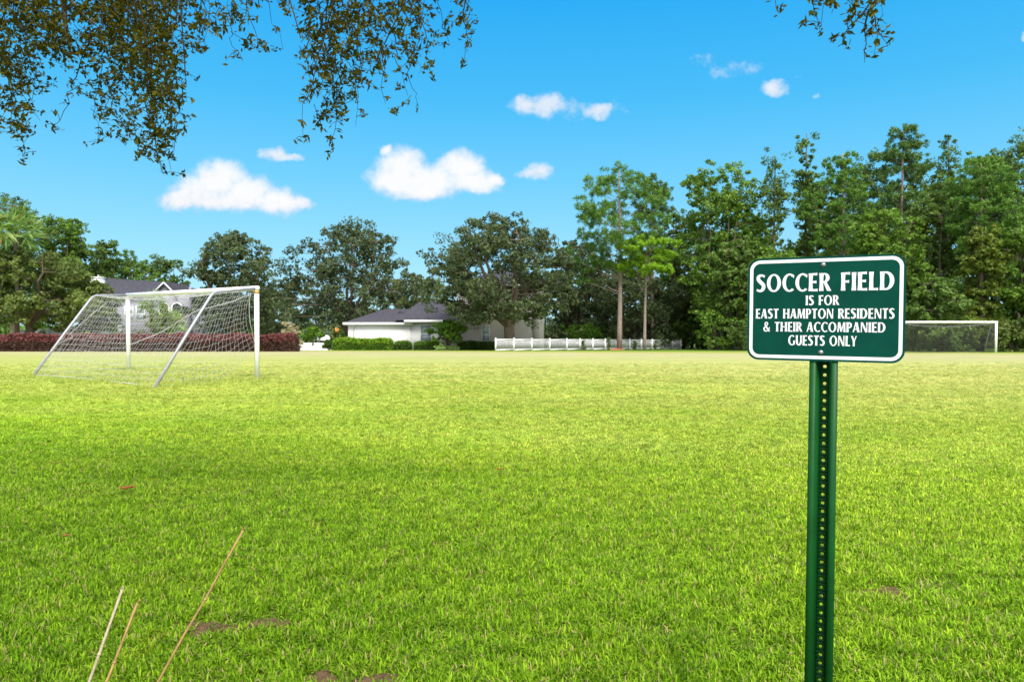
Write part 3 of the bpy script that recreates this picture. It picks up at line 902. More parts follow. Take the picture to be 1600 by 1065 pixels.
def woods(name, label, x0, x1, Y0, Y1, top, n, seed, leaf):
    """a deep belt of trees far behind that reads as one mass"""
    rng = np.random.default_rng(seed)
    fol, c, r = MB(), [], []
    for i in range(n):
        px = rng.uniform(x0, x1); Y = rng.uniform(Y0, Y1)
        zt = P(px, np.interp(px, [a for a, b in top], [b for a, b in top]), Y).z
        g = gz(Y)
        t = rng.uniform(0, 1) ** 1.15
        c.append((P(px, 540, Y).x, Y, g + 0.4 + (zt - g) * t)); r.append(rng.uniform(1.1, 2.0))
    clump_leaves(fol, np.array(c), np.array(r), rng, 8, 18, .5, .3)
    for i in range(int(n / 12)):
        px = rng.uniform(x0, x1); Y = rng.uniform(Y0, Y1); b = P(px, 540, Y)
        fol.tube([(b.x, Y, gz(Y) - .2), (b.x + rng.normal(0, .2), Y, gz(Y) + 4), (b.x + rng.normal(0, .4), Y, gz(Y) + 8)], [.22, .18, .1], 6)
        fol.attr.setdefault('rnd', []).append(np.full(14, .2)); fol.attr.setdefault('clump', []).append(np.full(14, .2))
    o = fol.build(name, leaf)
    tag(o, label, 'woods', kind='stuff')


woods('woods', 'dark depth of the woods behind the trees on the right', 1040, 1720, 92, 112, [(1040, 380), (1120, 340), (1220, 410), (1300, 330), (1450, 300), (1720, 290)], 560, 77, M_BROAD_DARK)
woods('woods', 'low dark woods behind the fence and the lone pines', 850, 1060, 104, 124, [(850, 430), (950, 420), (1060, 400)], 150, 78, M_OAK)
woods('woods', 'low woods far behind the houses on the left', -160, 720, 128, 150, [(-160, 400), (60, 420), (200, 450), (300, 470), (500, 470), (720, 470)], 330, 79, M_BROAD_DARK)


# ------------------------------------------------------------------ palms
def palm(name, label, px, Y, cy, spread, seed, trunk=True, n=22, group=None, fan=True):
    rng = np.random.default_rng(seed)
    c = P(px, cy, Y); g = gz(Y)
    root = empty(name, (c.x, Y, g), label, 'palm', group)
    w = MB()
    w.tube([(c.x, Y, g - .2), (c.x + .1, Y, (g + c.z) / 2), (c.x, Y, c.z)], [.26, .2, .2], 9)
    w.build('trunk', M_BARK, root, smooth=True)
    f = MB(); s = spread / F * Y
    for k in range(n):
        a = rng.uniform(0, 2 * np.pi); el = rng.uniform(-.7, 1.25)
        d = np.array([math.cos(a) * math.cos(el), math.sin(a) * math.cos(el), math.sin(el)])
        L = s * rng.uniform(.8, 1.1)
        st = np.array([c.x, Y, c.z])
        e = st + d * L * .5
        f.tube(bez(st, st + d * L * .3 + np.array([0, 0, .1]), e, 4), [.03, .025, .02, .015], 4, caps=False)
        f.attr.setdefault('rnd', []).append(np.full(12, .6)); f.attr.setdefault('clump', []).append(np.full(12, .6))
        side = np.cross(d, [0, 0, 1.0]); side /= np.linalg.norm(side) + 1e-9
        m = 16
        ang = np.linspace(-1.25, 1.25, m)
        ax = np.cos(ang)[:, None] * d + np.sin(ang)[:, None] * side + np.array([0, 0, -.18])
        ax /= np.linalg.norm(ax, axis=1)[:, None]
        leaf_quads(f, e + ax * L * .28, L * .6, L * .07, rng, axis=ax, clump=rng.uniform())
    f.build('fronds', M_PALM, root)


palm('cabbage_palm', 'cabbage palm with pale green fan crown above the left oak', 24, 74, 364, 46, 41, n=30)
palm('cabbage_palm', 'small palm seen through the net in front of the left house', 236, 81, 476, 26, 42)
palm('cabbage_palm', 'low bushy palm seen through the net at the arched windows', 266, 80, 512, 32, 43, n=30)


bush('round_shrub', 'big round olive shrub seen through the net before the grey house', None, 262, 78.5, 484, 214, 292, M_OAK_OLIVE, n=26, size=(.24, .14), cat='shrub')

# ------------------------------------------------------------------ hedges
def hedge(name, label, x0, x1, Y, top, leaf, group=None, topleaf=None, dens=1.0, thick=1.2, Y1=None, size=(.15, .09), cat='hedge'):
    rng = np.random.default_rng(int(abs(x0) * 3 + Y * 5))
    Y1 = Y1 or Y
    a = P(x0, 540, Y); b = P(x1, 540, Y1)
    ln = (Vector((b.x, b.y)) - Vector((a.x, a.y))).length
    ga, gb = gz(Y), gz(Y1)
    h = P((x0 + x1) / 2, top, (Y + Y1) / 2).z - (ga + gb) / 2
    root = empty(name, ((a.x + b.x) / 2, (Y + Y1) / 2, (ga + gb) / 2), label, cat, group)
    ang = math.atan2(b.y - a.y, b.x - a.x)
    ux = np.array([math.cos(ang), math.sin(ang), 0]); uy = np.array([-math.sin(ang), math.cos(ang), 0])

    def place(t, s, z):
        base = np.array([a.x, a.y, 0]) + ux * (t * ln)[:, None] + uy * s[:, None]
        base[:, 2] = ga + (gb - ga) * t + z
        return base
    n = int(ln * h * 260 * dens)
    # a dense shell of leaves: front, back, top and ends
    t = rng.uniform(0, 1, n); z = rng.uniform(0.02, 1, n); s = np.where(rng.uniform(0, 1, n) < .75, -thick / 2, thick / 2) + rng.normal(0, .07, n)
    bul = 0.10 * np.sin(t * ln * 1.9 + 1) + .07 * np.sin(t * ln * 4.7)
    hh = h * (1 + .05 * np.sin(t * ln * 1.3) + .03 * np.sin(t * ln * 3.7 + 2)) * (1 - .35 * np.clip(1 - np.minimum(t, 1 - t) * ln / .4, 0, 1) ** 2)
    s = s * (1 - .22 * np.clip((z - .75) / .25, 0, 1) ** 2) - bul * .6
    fr = MB()
    zz = z * hh
    nrm = np.outer(np.sign(s), uy) + np.array([0, 0, .25])
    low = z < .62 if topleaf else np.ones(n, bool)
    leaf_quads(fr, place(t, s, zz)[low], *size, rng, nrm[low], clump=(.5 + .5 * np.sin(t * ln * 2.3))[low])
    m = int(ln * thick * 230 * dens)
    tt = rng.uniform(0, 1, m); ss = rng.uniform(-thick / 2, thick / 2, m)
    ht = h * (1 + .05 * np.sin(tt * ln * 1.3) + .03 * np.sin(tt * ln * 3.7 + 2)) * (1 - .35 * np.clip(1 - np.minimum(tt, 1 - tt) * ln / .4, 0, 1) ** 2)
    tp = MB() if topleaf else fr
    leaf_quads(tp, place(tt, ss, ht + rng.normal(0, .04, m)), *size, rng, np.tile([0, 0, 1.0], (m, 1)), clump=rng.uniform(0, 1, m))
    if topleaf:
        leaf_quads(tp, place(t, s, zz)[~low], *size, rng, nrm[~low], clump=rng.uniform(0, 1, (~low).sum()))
    k = int(thick * h * 160 * dens)
    for e in (0.0, 1.0):
        leaf_quads(fr, place(np.full(k, e) + rng.normal(0, .04 / ln, k), rng.uniform(-thick / 2, thick / 2, k), rng.uniform(0.02, .8 * h, k)), *size, rng, np.tile(ux * (1 if e else -1), (k, 1)), clump=rng.uniform(0, 1, k))
    # leaves through the inside, so the hedge is dense
    ni = int(ln * thick * h * 420 * dens)
    leaf_quads(fr, place(rng.uniform(0, 1, ni), rng.uniform(-thick * .42, thick * .42, ni), rng.uniform(.02, .93, ni) * h), size[0] * 1.7, size[1] * 1.9, rng, clump=.3)
    # twiggy core
    core = MB()
    q = int(ln * 2.2) + 2
    for i in range(q):
        tq = (i + rng.uniform(.2, .8)) / q
        p0 = place(np.array([tq]), np.array([rng.normal(0, .15)]), np.array([-.1]))[0]
        for r in range(4):
            p1 = p0 + ux * rng.normal(0, .25) + uy * rng.normal(0, thick * .28) + np.array([0, 0, h * rng.uniform(.6, .92)])
            core.tube([p0, (p0 + p1) / 2 + rng.normal(0, .05, 3), p1], [.03, .022, .01], 4, caps=False)
    core.build('stem', M_BARK, root)
    fr.build('foliage', leaf, root)
    if topleaf:
        tp.build('top_foliage', topleaf, root)
    return root


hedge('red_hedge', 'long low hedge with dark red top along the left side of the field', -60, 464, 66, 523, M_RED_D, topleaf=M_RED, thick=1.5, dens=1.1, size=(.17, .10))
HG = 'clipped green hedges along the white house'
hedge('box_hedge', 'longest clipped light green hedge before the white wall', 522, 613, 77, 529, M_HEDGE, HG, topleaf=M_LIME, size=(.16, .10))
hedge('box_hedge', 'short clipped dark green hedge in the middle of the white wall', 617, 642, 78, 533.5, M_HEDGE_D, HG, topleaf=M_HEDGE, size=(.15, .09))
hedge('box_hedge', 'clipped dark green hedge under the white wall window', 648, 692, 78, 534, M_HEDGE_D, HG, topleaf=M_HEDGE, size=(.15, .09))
hedge('box_hedge', 'very dark clipped hedge between the dome shrub and the white fence', 716, 776, 79, 534, M_HEDGE_D, HG, size=(.16, .10))
hedge('hedge', 'bright green low hedge behind the white fence right of the house', 868, 950, 100, 518, M_HEDGE, thick=2.0, size=(.22, .14))

# ------------------------------------------------------------------ shrubs between and before the houses
bush('topiary_shrub', 'dome shaped bright green shrub on short stems before the white wall', None, 701, 77.5, 498, 674, 727, M_HEDGE, n=30, size=(.16, .10), nsub=10, nleaf=34, cat='shrub', bottom=533, stem_r=.09)
bush('fern_clump', 'small pale green plant at the foot of the dome shrub', None, 690, 76.5, 536, 678, 716, M_PALM, n=10, size=(.24, .08), cat='shrub')
tree('ornamental_tree', 'small round tree standing by the driveway left of the white house', None, 'oak', 489, 84, 510, 474, 506, 530, M_HEDGE, n=16, trunk_r=.1, seed=51, size=(.2, .12), cat='tree')
r_ = bush('flowering_shrub', 'arching green shrub with an orange bloom at the white house corner', None, 528, 82, 511, 511, 545, M_OAK_OLIVE, n=18, size=(.34, .10), cat='shrub')
fm = MB(); fc = P(526, 514.5, 81.0)
leaf_quads(fm, np.array(fc) + np.random.default_rng(1).normal(0, .13, (60, 3)), .16, .12, np.random.default_rng(2), clump=.5)
fm.build('blossom', M_ORANGE, r_)
bush('plume_bush', 'beige feathery bush above the right end of the red hedge', None, 452, 72, 503, 432, 470, M_PLUME, n=18, size=(.34, .06), cat='shrub')
bush('lime_shrub', 'lime green shrub on top of the white garden wall at left', None, 55, 80, 505, 37, 74, M_LIME, n=16, size=(.2, .12), cat='shrub')
bush('low_shrub', 'little dark shrub at the left end of the longest green hedge', None, 513, 78.5, 530, 503, 523, M_HEDGE_D, n=10, size=(.18, .1), cat='shrub')


# ------------------------------------------------------------------ houses
def hip_roof(mb, x0, x1, y0, y1, ze, zr, run=None, th=0.12):
    """hip roof over a rectangle, eaves at ze, ridge along x at zr"""
    w = (y1 - y0) / 2
    run = w if run is None else run
    ym = (y0 + y1) / 2
    v = [(x0, y0, ze), (x1, y0, ze), (x1, y1, ze), (x0, y1, ze), (x0 + run, ym, zr), (x1 - run, ym, zr)]
    mb.add(v, [(0, 1, 5, 4), (2, 3, 4, 5)]); mb.add(v, [(1, 2, 5), (3, 0, 4)]); mb.add(v, [(0, 3, 2, 1)])


def window(parent, x0, x1, y, z0, z1, grid=False):
    f = MB()
    fw = .07
    f.span(x0 - fw, x0, y - .06, y + .02, z0 - fw, z1 + fw); f.span(x1, x1 + fw, y - .06, y + .02, z0 - fw, z1 + fw)
    f.span(x0, x1, y - .06, y + .02, z1, z1 + fw); f.span(x0, x1, y - .06, y + .02, z0 - fw, z0)
    zm = z0 + (z1 - z0) * .45
    f.span(x0, x1, y - .05, y + .02, zm - .04, zm + .04)
    fo = f.build('window', M_WHITE, parent)
    MB().span(x0, x1, y - .02, y + .01, zm + .04, z1).build('pane', M_GLASS, fo)
    MB().span(x0, x1, y - .02, y + .01, z0, zm - .04).build('screen', M_GLASS_D, fo)


def white_house():
    Y = 82.0
    g = gz(Y) - .1
    X = lambda px, y=Y: P(px, 540, y).x
    Zp = lambda py, y=Y: P(800, py, y).z
    root = empty('house', (X(690), Y, g), 'white single storey house with dark hip roof and taller pinkish right part', 'house')
    xa, xb, xc = X(544), X(641), X(690)
    ze = Zp(507)
    zb = Zp(503.5)
    MB().span(xa, xb, Y, Y + 11, g, ze).build('wall', M_STUCCO, root)
    o = MB().span(xb + .003, xc, Y + .25, Y + 11.3, g, zb).build('wall', M_STUCCO, root)
    # fascia
    e = .5
    f = MB(); f.span(xa - e, xb + .35, Y - e, Y - e + .12, ze - .05, ze + .24); f.span(xa - e, xa - e + .12, Y - e + .12, Y + 11.4, ze - .05, ze + .24)
    f.span(xa - e + .12, xb + .34, Y - e + .12, Y, ze - .02, ze + .02)
    f.build('fascia', M_WHITE, root)
    f = MB(); f.span(X(633), xc + .2, Y - e - .25, Y - e - .13, zb - .02, zb + .27); f.span(X(633), X(633) + .12, Y - e - .13, Y + 1, zb - .02, zb + .27)
    f.build('fascia', M_WHITE, root)
    MB().tube([(X(553), Y - .06, g), (X(553), Y - .06, ze - .2), (X(553), Y - .42, ze - .03)], .05, 6).build('downspout', M_WHITE, root)
    # roofs
    r1 = MB()
    ridge = Zp(482.5, Y + 5.4)
    hip_roof(r1, xa - e, xc + 1.5, Y - e, Y + 11.4, ze + .2, ridge, run=X(601, Y + 5.4) - xa + e)
    r1.build('roof', M_SHINGLE, root)
    r2 = MB()
    hip_roof(r2, X(618), xc + 5, Y - e - .2, Y + 15, zb + .24, Zp(471.5, Y + 7.2), run=X(655, Y + 7) - X(618))
    ro = r2.build('roof', M_SHINGLE, root)
    MB().span(X(623, Y + 4), X(647, Y + 4), Y + 3.6, Y + 4.6, Zp(491, Y + 4), Zp(485.5, Y + 4)).build('roof_vent', M_SHINGLE, ro)
    window(root, X(657.5), X(673), Y + .25, Zp(532.5), Zp(508))
    # taller part behind the oak
    xd, xe = X(712), X(847)
    y2 = Y + 1.5
    z2 = Zp(447, y2)
    MB().span(xd, xe, y2, y2 + 12, g, z2).build('wall', M_PINK, root)
    MB().span(xc + .004, xd - .004, Y + .9, y2 + 9, g, Zp(497)).build('wall', M_PINK, root)
    MB().span(X(834), xe + .25, y2 - .22, y2 - .003, g, z2 - .1).build('pilaster', M_PINK, root)
    r3 = MB(); hip_roof(r3, xd - .5, xe + .6, y2 - .6, y2 + 12.6, z2 + .15, z2 + 2.6, run=6)
    r3.build('roof', M_SHINGLE, root)
    f = MB(); f.span(xd - .5, xe + .6, y2 - .62, y2 - .5, z2 - .1, z2 + .19); f.build('fascia', M_WHITE, root)
    window(root, X(753), X(763.5), y2, Zp(533), Zp(510))


white_house()


def arch_window(parent, xc, w, y, z0, zs):
    """arched window: glass with a white surround, the arch springing at zs"""
    n = 10
    a = np.linspace(0, np.pi, n)
    pts = [(xc - w / 2, z0), (xc + w / 2, z0)] + [(xc + w / 2 * math.cos(t), zs + w / 2 * math.sin(t)) for t in a]
    out = [(xc - w / 2 - .12, z0 - .1), (xc + w / 2 + .12, z0 - .1)] + [(xc + (w / 2 + .12) * math.cos(t), zs + (w / 2 + .12) * math.sin(t)) for t in a]
    k = len(pts)
    f = MB()
    v = [(p[0], y - .08, p[1]) for p in out] + [(p[0], y - .08, p[1]) for p in pts] + [(p[0], y + .01, p[1]) for p in out] + [(p[0], y + .01, p[1]) for p in pts]
    q = []
    for i in range(k):
        j = (i + 1) % k
        q += [(i, j, k + j, k + i), (2 * k + i, 2 * k + j, j, i), (k + i, k + j, 3 * k + j, 3 * k + i)]
    f.add(v, q)
    fo = f.build('window', M_WHITE, parent)
    MB().add([(p[0], y - .03, p[1]) for p in pts], [list(range(k))]).build('pane', M_CARG, fo)


def grey_house():
    Y = 92.0
    g = gz(Y) - .1
    X = lambda px, y=Y: P(px, 540, y).x
    Zp = lambda py, y=Y: P(800, py, y).z
    root = empty('house', (X(230), Y, g), 'grey two storey house with dark roof, seen through the goal net', 'house')
    xa, xb = X(150), X(300)
    ze = Zp(461)
    MB().span(xa, xb, Y, Y + 12, g, ze).build('wall', M_LAV, root)
    r = MB()
    yr = Y + 6
    v = [(X(141), Y - .6, ze), (X(308), Y - .6, ze), (X(308), Y + 12.6, ze), (X(141), Y + 12.6, ze), (X(171, yr), yr, Zp(434.5, yr)), (X(272, yr), yr, Zp(441.5, yr))]
    r.add(v, [(0, 1, 5, 4), (2, 3, 4, 5)]); r.add(v, [(1, 2, 5), (3, 0, 4)]); r.add(v, [(0, 3, 2, 1)])
    ro = r.build('roof', M_SHINGLE, root)
    c = MB(); c.span(X(147, Y + 3), X(162, Y + 3), Y + 2.4, Y + 3.6, Zp(470, Y + 3), Zp(434.5, Y + 3)); c.span(X(146, Y + 3), X(163, Y + 3), Y + 2.3, Y + 3.7, Zp(434.5, Y + 3), Zp(433, Y + 3))
    c.build('chimney', M_WHITE, ro)
    MB().tube([(X(155, Y + 3), Y + 3, Zp(433, Y + 3)), (X(155, Y + 3), Y + 3, Zp(429.5, Y + 3))], .12, 8).build('chimney_pot', M_GALV, ro)
    # front gable
    yg = Y - 1.6
    pk = Zp(442.5, yg); gl, gr, gb = X(243, yg), X(275, yg), Zp(459, yg); xm = X(259, yg)
    gm = MB(); gm.add([(gl, yg, gb), (gr, yg, gb), (xm, yg, pk), (gl, Y + 2, gb), (gr, Y + 2, gb), (xm, Y + 6, pk)], [(0, 1, 2), (3, 5, 4)])
    gm.span(X(241, yg), X(292, yg), yg + .003, Y - .004, g, gb - .003)
    gm.build('gable', M_LAV, root)
    s = MB()
    for (x0, z0, x1, z1) in ((gl - .35, gb - .2, xm, pk + .15), (gr + .35, gb - .2, xm, pk + .15)):
        s.add([(x0, yg - .4, z0), (x1, yg - .4, z1), (x1, Y + 5, z1), (x0, Y + 1, z0)], [(0, 1, 2, 3)])
    s.build('gable_roof', M_SHINGLE, root)
    tr = MB()
    for (x0, x1) in ((gl - .35, xm), (gr + .35, xm)):
        tr.tube([(x0, yg - .42, gb - .25), (x1, yg - .42, pk + .08)], .10, 4)
    tr.build('gable_trim', mat('grey_trim', (0.6, 0.6, 0.64), 0.6, 0.2), root)
    for px in (257, 277):
        arch_window(root, X(px, yg), 14 / F * yg, yg, Zp(490, yg), Zp(481, yg))
    window(root, X(196), X(208), Y, Zp(500), Zp(478))
    window(root, X(214), X(226), Y, Zp(500), Zp(478))
    gd = MB()
    for k in range(4):
        gd.span(X(176), X(192), Y - .05, Y + .01, Zp(520) + k * .55, Zp(520) + k * .55 + .5)
    gd.build('garage_door', M_LAV, root)


grey_house()

# low garden wall at left
gw = empty('garden_wall', (P(70, 540, 82).x, 82, gz(82)), 'low white garden wall behind the red hedge at far left', 'wall')
for x0, x1, yy, tp, mm in ((31, 55, 82.6, 516.5, M_LAV), (55, 74, 82, 515, M_STUCCO), (76, 113, 82.4, 514.5, M_STUCCO)):
    a, b = P(x0, 540, yy).x, P(x1, 540, yy).x
    w = MB(); w.span(a, b - .01, yy, yy + .25, gz(yy) - .1, P(800, tp, yy).z); w.span(a - .02, b + .0, yy - .04, yy + .29, P(800, tp, yy).z, P(800, tp, yy).z + .08)
    w.build('wall_section', mm, gw)

# driveway
def drive_z(y):
    return gz(y) + .02 + .78 * max(0.0, min(1.0, (y - 75) / 16.0))


def driveway():
    ys = np.linspace(74.5, 106, 24)
    v, f = [], []
    for i, y in enumerate(ys):
        l = P(462, 540, y).x - .06 * (y - 75); r = P(506, 540, y).x + .10 * (y - 75)
        z = drive_z(y)
        v += [(l - .3, y, gz(y) - .1), (l, y, z), (r, y, z), (r + .3, y, gz(y) - .1)]
        if i:
            a = 4 * i - 4
            f += [(a + k, a + k + 1, a + k + 5, a + k + 4) for k in range(3)]
    tag(MB().add(v, f).build('driveway', M_CONC), 'pale concrete driveway between the red hedge and the white house', 'driveway', kind='structure')


driveway()


def car(label, px, Y, yaw, g=None):
    g = gz(Y) + .02 if g is None else g
    root = empty('parked_car', (P(px, 540, Y).x, Y, g), label, 'car')
    # side profile (length x height), extruded across the width with tumblehome
    prof = [(-2.2, .35), (-2.25, .62), (-2.1, .86), (-1.25, .96), (-.55, 1.40), (.75, 1.44), (1.55, 1.02), (2.1, .93), (2.2, .6), (2.15, .35)]
    n = len(prof)
    mb = MB(); v = []
    for sgn in (-1, 1):
        for x, z in prof:
            w = .86 if z < 1.0 else .66
            v.append((x, sgn * w, z))
    q = [(i, (i + 1) % n, n + (i + 1) % n, n + i) for i in range(n)]
    mb.add(v, q); mb.add(v, [list(range(n))[::-1]]); mb.add(v, [list(range(n, 2 * n))])
    o = mb.build('body', M_CARW); o.parent = root
    bv = o.modifiers.new('round', 'BEVEL'); bv.width = .06; bv.segments = 3
    for sgn in (-1, 1):
        y0, y1 = sgn * .865, sgn * .70
        MB().add([(-1.05, sgn * .84, 1.0), (1.35, sgn * .84, 1.0), (.72, sgn * .70, 1.37), (-.5, sgn * .70, 1.37)], [(0, 1, 2, 3)]).build('side_window', M_CARG).parent = root
    MB().add([(-1.27, -.62, .99), (-1.27, .62, .99), (-.62, .55, 1.385), (-.62, -.55, 1.385)], [(0, 1, 2, 3)]).build('windscreen', M_CARG).parent = root
    MB().add([(1.55, -.62, 1.05), (1.55, .62, 1.05), (.84, .55, 1.425), (.84, -.55, 1.425)], [(0, 1, 2, 3)]).build('rear_window', M_CARG).parent = root
    for x in (-1.4, 1.35):
        for sgn in (-1, 1):
            w = MB().tube([(x, sgn * .68, .33), (x, sgn * .89, .33)], .33, 20).build('wheel', M_TYRE); w.parent = root
            r = MB().tube([(x, sgn * .885, .33), (x, sgn * .90, .33)], .19, 16).build('rim', M_GALV); r.parent = w
    for sgn in (-1, 1):
        h = MB().box((-2.2, sgn * .6, .7), (.12, .3, .14)).build('headlight', M_GLASS); h.parent = root
    root.rotation_euler.z = yaw


car('pale car parked on the driveway behind the small round tree', 506, 93, R(-62), drive_z(93))


# ------------------------------------------------------------------ white picket fence
def fence():
    a = P(774.5, 540, 70); b = P(1064, 540, 92)
    pxs = [774.5, 803, 831, 859, 885.8, 906.5, 926.5, 946, 965, 984, 1002, 1019, 1036, 1051, 1064]
    pts = []
    for px in pxs:
        # where the ray in direction px crosses the fence line
        d = (px - 800) / F
        # a + t (b-a): x = d*y
        t = (d * a.y - a.x) / ((b.x - a.x) - d * (b.y - a.y))
        y = a.y + t * (b.y - a.y)
        pts.append(Vector((d * y, y, gz(y))))
    root = empty('picket_fence', pts[0], 'white picket fence running from the big dark oak to the woods', 'fence')
    Hh = 1.2
    for p in pts:
        m = MB(); m.box((p.x, p.y, p.z + Hh / 2), (.14, .14, Hh + .08)); m.box((p.x, p.y, p.z + Hh + .06), (.165, .165, .04))
        m.add([(p.x - .09, p.y - .09, p.z + Hh + .085), (p.x + .09, p.y - .09, p.z + Hh + .085), (p.x + .09, p.y + .09, p.z + Hh + .085), (p.x - .09, p.y + .09, p.z + Hh + .085), (p.x, p.y, p.z + Hh + .11)],
              [(0, 1, 4), (1, 2, 4), (2, 3, 4), (3, 0, 4)])
        m.build('post', M_WHITE, root)
    for p, q in zip(pts[:-1], pts[1:]):
        d = q - p; L = Vector((d.x, d.y)).length; ang = math.atan2(d.y, d.x)
        m = MB(); rot = Matrix.Rotation(ang, 4, 'Z')
        mid = (p + q) / 2
        m.box((mid.x, mid.y, mid.z + 1.12), (L - .15, .05, .13), rot)
        m.box((mid.x, mid.y, mid.z + .12), (L - .15, .05, .13), rot)
        n = 14
        for i in range(n):
            t = (i + .7) / (n + .4)
            c = p + d * (0.07 / L + t * (1 - .14 / L))
            m.box((c.x, c.y, c.z + .62), (.055, .022, .88), rot)
        m.build('picket_panel', mat('fence_vinyl', (0.66, 0.66, 0.68), 0.5, 0.3), root)


fence()
# seedlings growing in front of the fence
SG = 'saplings along the white fence'
for px, Y, tp, lb in ((912, 78, 529, 'small dark sapling before the middle of the white fence'), (951, 79, 527, 'thin sapling just left of the thick pine trunk'),
                      (992, 82, 531, 'tiny sapling between the two lone pine trunks'), (1025, 84, 529, 'bushy sapling before the far end of the fence')):
    bush('sapling', lb, SG, px, Y, tp, px - 5, px + 5, M_BROAD_DARK, n=9, size=(.16, .08), nsub=5, nleaf=10, kind='column', cat='sapling', stem_r=.03)
# mulch ring at the tall pine
mc = P(962, 547, 79.6)
mm_ = MB(); k = 24; rng_ = np.random.default_rng(4)
vv_ = [(mc.x, mc.y, gz(mc.y) + .22)] + [(mc.x + 1.15 * math.cos(a) * rng_.uniform(.85, 1.1), mc.y + .8 * math.sin(a), gz(mc.y + .8 * math.sin(a)) - .02) for a in np.linspace(0, 2 * np.pi, k, endpoint=False)]
mm_.add(vv_, [(0, i + 1, (i + 1) % k + 1) for i in range(k)])
tag(mm_.build('mulch_bed', M_MULCH, smooth=True), 'mound of reddish mulch round the thick pine trunk', 'mulch bed')

# ------------------------------------------------------------------ goals


def net_patch(mb, c00, c10, c11, c01, nu, nv, rad, sag=None, rng=None):
    """cords on a four cornered patch; sag(u, v) gives an offset"""
    us = np.linspace(0, 1, nu + 1); vs = np.linspace(0, 1, nv + 1)
    U, V = np.meshgrid(us, vs, indexing='ij')
    c = [np.array(q) for q in (c00, c10, c11, c01)]
    Pq = (1 - U)[..., None] * (1 - V)[..., None] * c[0] + U[..., None] * (1 - V)[..., None] * c[1] + U[..., None] * V[..., None] * c[2] + (1 - U)[..., None] * V[..., None] * c[3]
    if sag is not None: Pq = Pq + sag(U, V)
    if rng is not None: Pq[1:-1, 1:-1] += rng.normal(0, .012, Pq[1:-1, 1:-1].shape)
    for i in range(nu + 1): mb.tube(Pq[i], rad, 3, caps=False)
    for j in range(nv + 1): mb.tube(Pq[:, j], rad, 3, caps=False)
    return Pq


